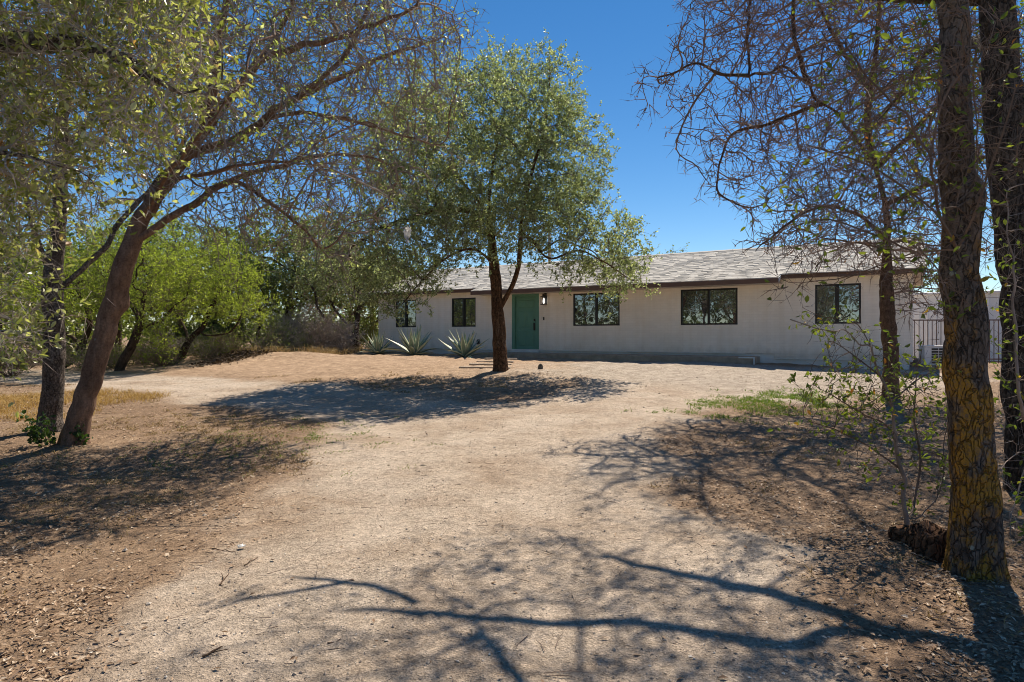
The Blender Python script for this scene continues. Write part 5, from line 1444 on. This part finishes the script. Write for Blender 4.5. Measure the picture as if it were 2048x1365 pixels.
def blob(name, mat, loc, size, seed, rough=.25, n=10, m=14):
    rg_ = np.random.default_rng(seed)
    V = [(0, 0, -1)]
    for a in range(1, n):
        p = math.pi * (a / n - .5)
        for b_ in range(m):
            q = 2 * math.pi * b_ / m
            V.append((math.cos(p) * math.cos(q), math.cos(p) * math.sin(q), math.sin(p)))
    V.append((0, 0, 1)); V = np.array(V)
    V = V * (1 + rough * rg_.normal(size=(len(V), 1)))* np.array(size)
    F = [(1 + (a - 1) * m + b_, 1 + (a - 1) * m + (b_ + 1) % m, 1 + a * m + (b_ + 1) % m, 1 + a * m + b_) for a in range(1, n - 1) for b_ in range(m)]
    T_ = [(0, 1 + (b_ + 1) % m, 1 + b_) for b_ in range(m)] + [(len(V) - 1, len(V) - 1 - m + b_, len(V) - 1 - m + (b_ + 1) % m) for b_ in range(m)]
    o = obj(name, mesh_np(name, V, [np.array(F), np.array(T_)]), mat); o.location = loc
    return o
M['plastic'] = leaf_mat('plastic_film', [(0, (0.72, 0.72, 0.72)), (1, (0.80, 0.80, 0.79))], 0.4, 0.4, 0.4, (1, 1, 1))
def crumple(name, loc, w, h, seed, lie=False):
    """a torn, crumpled film"""
    rg_ = np.random.default_rng(seed)
    n_, m_ = 12, 9
    u, v = np.meshgrid(np.linspace(-1, 1, m_), np.linspace(0, 1, n_))
    width = w * (0.35 + 0.65 * np.sin(np.clip(v * 1.15 + .08, 0, 1) * np.pi)) * (1 + .2 * rg_.normal(size=v.shape))
    x_ = u * width * .5; y_ = .35 * w * np.cos(u * 2.2) * np.sin(v * 3) + .10 * w * rg_.normal(size=u.shape); z_ = -v * h + .05 * h * rg_.normal(size=u.shape)
    if lie: V = np.stack([x_, z_ + h * .5, np.abs(y_) * .8 + .012], -1)
    else: V = np.stack([x_, y_, z_], -1)
    i = np.arange(n_ * m_).reshape(n_, m_)
    F = np.stack([i[:-1, :-1], i[:-1, 1:], i[1:, 1:], i[1:, :-1]], -1).reshape(-1, 4)
    o = obj(name, mesh_np(name, V.reshape(-1, 3), F, True), M['plastic']); o.location = loc
    md = o.modifiers.new('film', 'SOLIDIFY'); md.thickness = 0.002
    return o
tag(crumple('plastic_bag', at(815, 455, 9.3), .11, .22, 4), 'torn white plastic bag caught in the twigs of the leaning oak', 'plastic bag')
g = gp(482, 1100); g[2] += .004
tag(crumple('paper_scrap', g, .055, .05, 6, True), 'small scrap of white paper on the left of the drive', 'paper scrap')
g = gp(1081, 739); g[2] += .05
tag(blob('stone', M['stone'], g, (.075, .07, .10), 3, .10), 'dark rounded stone right of the forked trunk', 'stone')

def stick(label, pts, r, seed, forks=2):
    rg_ = np.random.default_rng(seed)
    P = np.array([gp(*p) for p in pts]); P[:, 2] += r * 1.2
    c0 = P[0].copy()
    Q = resample(P, 0.03); Q[1:-1] += rg_.normal(size=(len(Q) - 2, 3)) * .003
    Vl, Fl, off = [], [], 0
    off = tube(Q - c0, np.linspace(r, r * .5, len(Q)), 5, Vl, Fl, off)
    for k in range(forks):
        s_ = Q[rg_.integers(len(Q) // 3, len(Q))] - c0
        d = norm((Q[-1] - Q[0]) * .6 + rg_.normal(size=3) * .12 * [1, 1, .3]); d[2] = abs(d[2]) * .3 + .05
        e = s_ + d * rg_.uniform(.05, .12)
        off = tube(np.array([s_, (s_ + e) / 2 + rg_.normal(size=3) * .006, e]), np.array([r * .6, r * .5, r * .3]), 4, Vl, Fl, off)
    o = obj('fallen_stick', mesh_np('fallen_stick', np.vstack(Vl), np.vstack(Fl), True), M['bark_small']); o.location = c0
    return tag(o, label, 'stick', 'fallen sticks on the drive')
stick('forked twig lying below the white paper scrap', [(440, 1172), (450, 1160), (458, 1150)], .005, 1)
stick('straight twig pointing up towards the paper scrap', [(488, 1134), (505, 1124), (516, 1116)], .004, 2, 0)
stick('twig with a knobbed end near the bottom of the drive', [(405, 1318), (425, 1306), (445, 1297)], .006, 3, 1)
stick('short twig right beside the paper scrap', [(424, 1100), (448, 1103), (472, 1106)], .004, 4, 1)
stick('long pale stick lying across the foot of the lichen trunk', [(1835, 1128), (1880, 1142), (1940, 1150)], .007, 5, 1)
stick('twig on the drive below the branch shadow', [(655, 1290), (668, 1286), (682, 1281)], .004, 6, 0)

# ------------------------------------------------------------------ loose stuff on the ground
def zone_pts(n, rng, x0, x1, y0, y1, power=1.0):
    """more points close to the camera"""
    y = y0 + (y1 - y0) * rng.uniform(0, 1, n) ** power
    x = rng.uniform(-1, 1, n)
    xm = np.minimum(0.86 * y + 0.5, max(abs(x0), abs(x1)))
    x = np.clip(x * xm, x0, x1)
    return x, y

def house_sd(x, y):
    return (x - L0[0]) * U[0] + (y - L0[1]) * U[1], (x - L0[0]) * N[0] + (y - L0[1]) * N[1]

rng = np.random.default_rng(99)
# gravel and grit
x, y = zone_pts(50000, rng, -12, 12, 2.3, 20, 1.7)
dm, dd = drive_mask(x, y); s_, d_ = house_sd(x, y)
keepm = rng.uniform(0, 1, len(x)) < (0.12 + 0.75 * dm + 0.6 * ((s_ > 11) & (d_ < 9))) * (0.35 + 0.9 * sstep(-.15, .25, fbm(x * 1.3, y * 1.3, 3, 41)))
x, y = x[keepm & (d_ > 1.4)], y[keepm & (d_ > 1.4)]
n = len(x); r = 0.0022 + 0.006 * rng.uniform(0, 1, n) ** 5 + 0.00028 * y + (rng.uniform(0, 1, n) < .008) * rng.uniform(.003, .014, n)
oct_ = np.array([[1, 0, 0], [0, 1, 0], [-1, 0, 0], [0, -1, 0], [0, 0, .8], [0, 0, -.5]], float)
a = rng.uniform(0, 6.28, n); ca, sa = np.cos(a), np.sin(a)
V = oct_[None] * (1 + .35 * rng.normal(size=(n, 6, 1))) * np.stack([r * rng.uniform(.8, 1.5, n), r, r * .8], 1)[:, None, :]
V = np.stack([V[:, :, 0] * ca[:, None] - V[:, :, 1] * sa[:, None], V[:, :, 0] * sa[:, None] + V[:, :, 1] * ca[:, None], V[:, :, 2]], -1)
V += np.stack([x, y, ground_h(x, y) + r * .3], 1)[:, None, :]
of = np.array([[0, 1, 4], [1, 2, 4], [2, 3, 4], [3, 0, 4], [1, 0, 5], [2, 1, 5], [3, 2, 5], [0, 3, 5]])
F = (of[None] + (np.arange(n) * 6)[:, None, None]).reshape(-1, 3)
tag(obj('gravel', mesh_np('gravel', V.reshape(-1, 3), F), M['gravel']), 'loose grit and small stones strewn over the drive', None, None, 'stuff')

# dead leaves
x, y = zone_pts(95000, rng, -14, 12, 2.3, 17, 1.5)
dm, dd = drive_mask(x, y); s_, d_ = house_sd(x, y)
dens = np.where(x > 0, 0.95, 0.75) * (1 - dm) ** 1.2 * (0.25 + 1.0 * sstep(-.2, .25, fbm(x * 1.1, y * 1.1, 4, 51))) + 0.010
kp = (rng.uniform(0, 1, len(x)) < dens) & (d_ > 2.5)
x, y = x[kp], y[kp]; n = len(x)
az = rng.uniform(0, 6.28, n); d_ = norm(np.stack([np.cos(az), np.sin(az), rng.normal(0, .22, n)], 1))
nr = norm(np.stack([rng.normal(0, .28, n), rng.normal(0, .28, n), np.ones(n)], 1)); ll = rng.uniform(.016, .045, n) + 0.0009 * y
lv, lfc = leaves(np.stack([x, y, ground_h(x, y) + rng.uniform(.003, .016, n)], 1), d_, nr, ll, ll * rng.uniform(.28, .6, n), False, .22)
tag(obj('leaf_litter', mesh_np('leaf_litter', lv, lfc), M['litter']), 'dry brown oak leaves scattered beside the drive', None, None, 'stuff')

# twig litter
x, y = zone_pts(9000, rng, -12, 10, 2.3, 15, 1.4)
dm, dd = drive_mask(x, y)
kp = rng.uniform(0, 1, len(x)) < (1 - dm) * .8 + .07
x, y = x[kp], y[kp]; n = len(x); az = rng.uniform(0, 6.28, n)
v_, f_, P_ = twigs(np.stack([x, y, ground_h(x, y) + .008], 1), norm(np.stack([np.cos(az), np.sin(az), rng.normal(.03, .05, n)], 1)), rng.uniform(.04, .22, n), rng.uniform(.001, .0028, n), rng, 2, .2)
tag(obj('twig_litter', mesh_np('twig_litter', v_, f_), M['twig_dark']), 'tiny dead twigs strewn over the soil', None, None, 'stuff')

def grass(name, label, mat, x, y, h, w, spread, rng):
    n = len(x)
    b_ = np.stack([x, y, ground_h(x, y) - .004], 1)
    d = norm(np.stack([rng.normal(0, spread, n), rng.normal(0, spread, n), np.ones(n)], 1))
    s_ = norm(np.cross(d, norm(rng.normal(size=(n, 3))))) * w[:, None]
    m_ = b_ + d * h[:, None] * .55
    tip = b_ + norm(d + np.stack([rng.normal(0, .6, n), rng.normal(0, .6, n), -.2 * np.ones(n)], 1)) * h[:, None]
    V = np.stack([b_ - s_, b_ + s_, m_ + s_ * .7, tip, m_ - s_ * .7], 1)
    i = np.arange(n * 5).reshape(n, 5)
    return tag(obj(name, mesh_np(name, V.reshape(-1, 3), [i[:, [0, 1, 2, 4]], i[:, [4, 2, 3]]]), M[mat]), label, None, None, 'stuff')

def tufts(cx, cy, per, sig, rng):
    k = np.repeat(np.arange(len(cx)), per)
    return cx[k] + rng.normal(0, sig, len(k)), cy[k] + rng.normal(0, sig, len(k))
# dry thatch left of the drive
x, y = zone_pts(5200, rng, -13, 12, 3.0, 18, 1.2)
dm, dd = drive_mask(x, y); s_, d_ = house_sd(x, y)
pr = (1 - dm) * np.where(x < 0, .9 * sstep(4.0, 7.0, y) + .15, .25) * sstep(-.25, .2, fbm(x * .8, y * .8, 3, 61)) * (d_ > 8)
kp = rng.uniform(0, 1, len(x)) < pr
x, y = tufts(x[kp], y[kp], 16, .06, rng)
grass('dry_grass', 'short dry grass and thatch left of the drive', 'grass_dry', x, y, rng.uniform(.02, .09, len(x)), np.full(len(x), .0022) + .0003 * y, .9, rng)
# straw grass at the far left edge
gx = rng.uniform(-12, -7.6, 900); gy = rng.uniform(10.5, 15.0, 900)
kp = fbm(gx * .8, gy * .8, 3, 91) > -.08
x, y = tufts(gx[kp], gy[kp], 12, .10, rng)
grass('straw_grass', 'golden straw coloured grass at the left edge', 'grass_straw', x, y, rng.uniform(.06, .22, len(x)), np.full(len(x), .005), .5, rng)
# dry grass under the mesquites
gx = rng.uniform(-26, -6.8, 2600); gy = rng.uniform(20.5, 30, 2600)
kp = (gy > 24.2 - 0.18 * (gx + 8)) & (drive_dist(gx, gy) > 1.0)
x, y = tufts(gx[kp], gy[kp], 14, .15, rng)
grass('dry_scrub_grass', 'pale dry grass between the mesquites and brush', 'grass_dry', x, y, rng.uniform(.15, .5, len(x)), np.full(len(x), .009), .45, rng)
# green weeds on the right, and sparse ones on the left
gx = rng.normal(0, .55, 520); gy = rng.normal(0, 1, 520)
c1, c2 = gp(1380, 825), gp(1690, 795)
t = rng.uniform(0, 1, 520) * (rng.uniform(0, 1, 520) < .6)
t = np.where(t == 0, rng.uniform(.35, .95, 520), t)
cx_ = c1[0] + (c2[0] - c1[0]) * t + gx * .6; cy_ = c1[1] + (c2[1] - c1[1]) * t + gy * .6
kp = fbm(cx_ * 1.6, cy_ * 1.6, 3, 88) > -.16
x, y = tufts(cx_[kp], cy_[kp], 17, .07, rng)
grass('green_weeds', 'low green weeds growing beside the drive on the right', 'grass_green', x, y, rng.uniform(.025, .10, len(x)), np.full(len(x), .0055), .8, rng)
c1 = gp(560, 880)
gx = c1[0] + rng.normal(0, 1.0, 130); gy = c1[1] + rng.normal(0, .9, 130)
x, y = tufts(gx, gy, 12, .05, rng)
grass('sparse_weeds', 'sparse green weeds in the dry grass on the left', 'grass_green', x, y, rng.uniform(.02, .07, len(x)), np.full(len(x), .004), .9, rng)
# raked leaves on the bank left of the house
n = 9000
u_ = rng.uniform(0, 1, n); c1, c2 = gp(420, 727), gp(705, 703)
x = c1[0] + (c2[0] - c1[0]) * u_ + rng.normal(0, .3, n); y = c1[1] + (c2[1] - c1[1]) * u_ + rng.normal(.4, .75, n)
az = rng.uniform(0, 6.28, n); ll = rng.uniform(.06, .16, n)
lv, lfc = leaves(np.stack([x, y, ground_h(x, y) + rng.uniform(.0, .06, n)], 1), norm(np.stack([np.cos(az), np.sin(az), rng.normal(.05, .3, n)], 1)), norm(rng.normal(0, .5, (n, 3)) + [0, 0, 1]), ll, ll * .45)
tag(obj('leaf_mulch', mesh_np('leaf_mulch', lv, lfc), M['mulch']), 'dark raked leaves and bark along the edge of the scrub', None, None, 'stuff')

# far scrub all round the yard
n = 38000
az = rng.uniform(0, 2 * np.pi, n); rr = rng.uniform(52, 85, n)
cl = fbm(az * 30, rr * .12, 3, 71)
x = rr * np.sin(az); y = 15 + rr * np.cos(az)
hmax = np.clip(3.2 + 5.0 * cl, .6, 6)
z = ground_h(x, y) + hmax * rng.uniform(0, 1, n) ** .8
ll = rng.uniform(.45, .9, n)
lv, lfc = leaves(np.stack([x, y, z], 1), norm(rng.normal(size=(n, 3))), norm(rng.normal(size=(n, 3)) + [0, 0, .5]), ll, ll * .6)
tag(obj('far_scrub', mesh_np('far_scrub', lv, lfc), M['leaf_far']), 'distant green desert scrub closing the view', None, None, 'stuff')
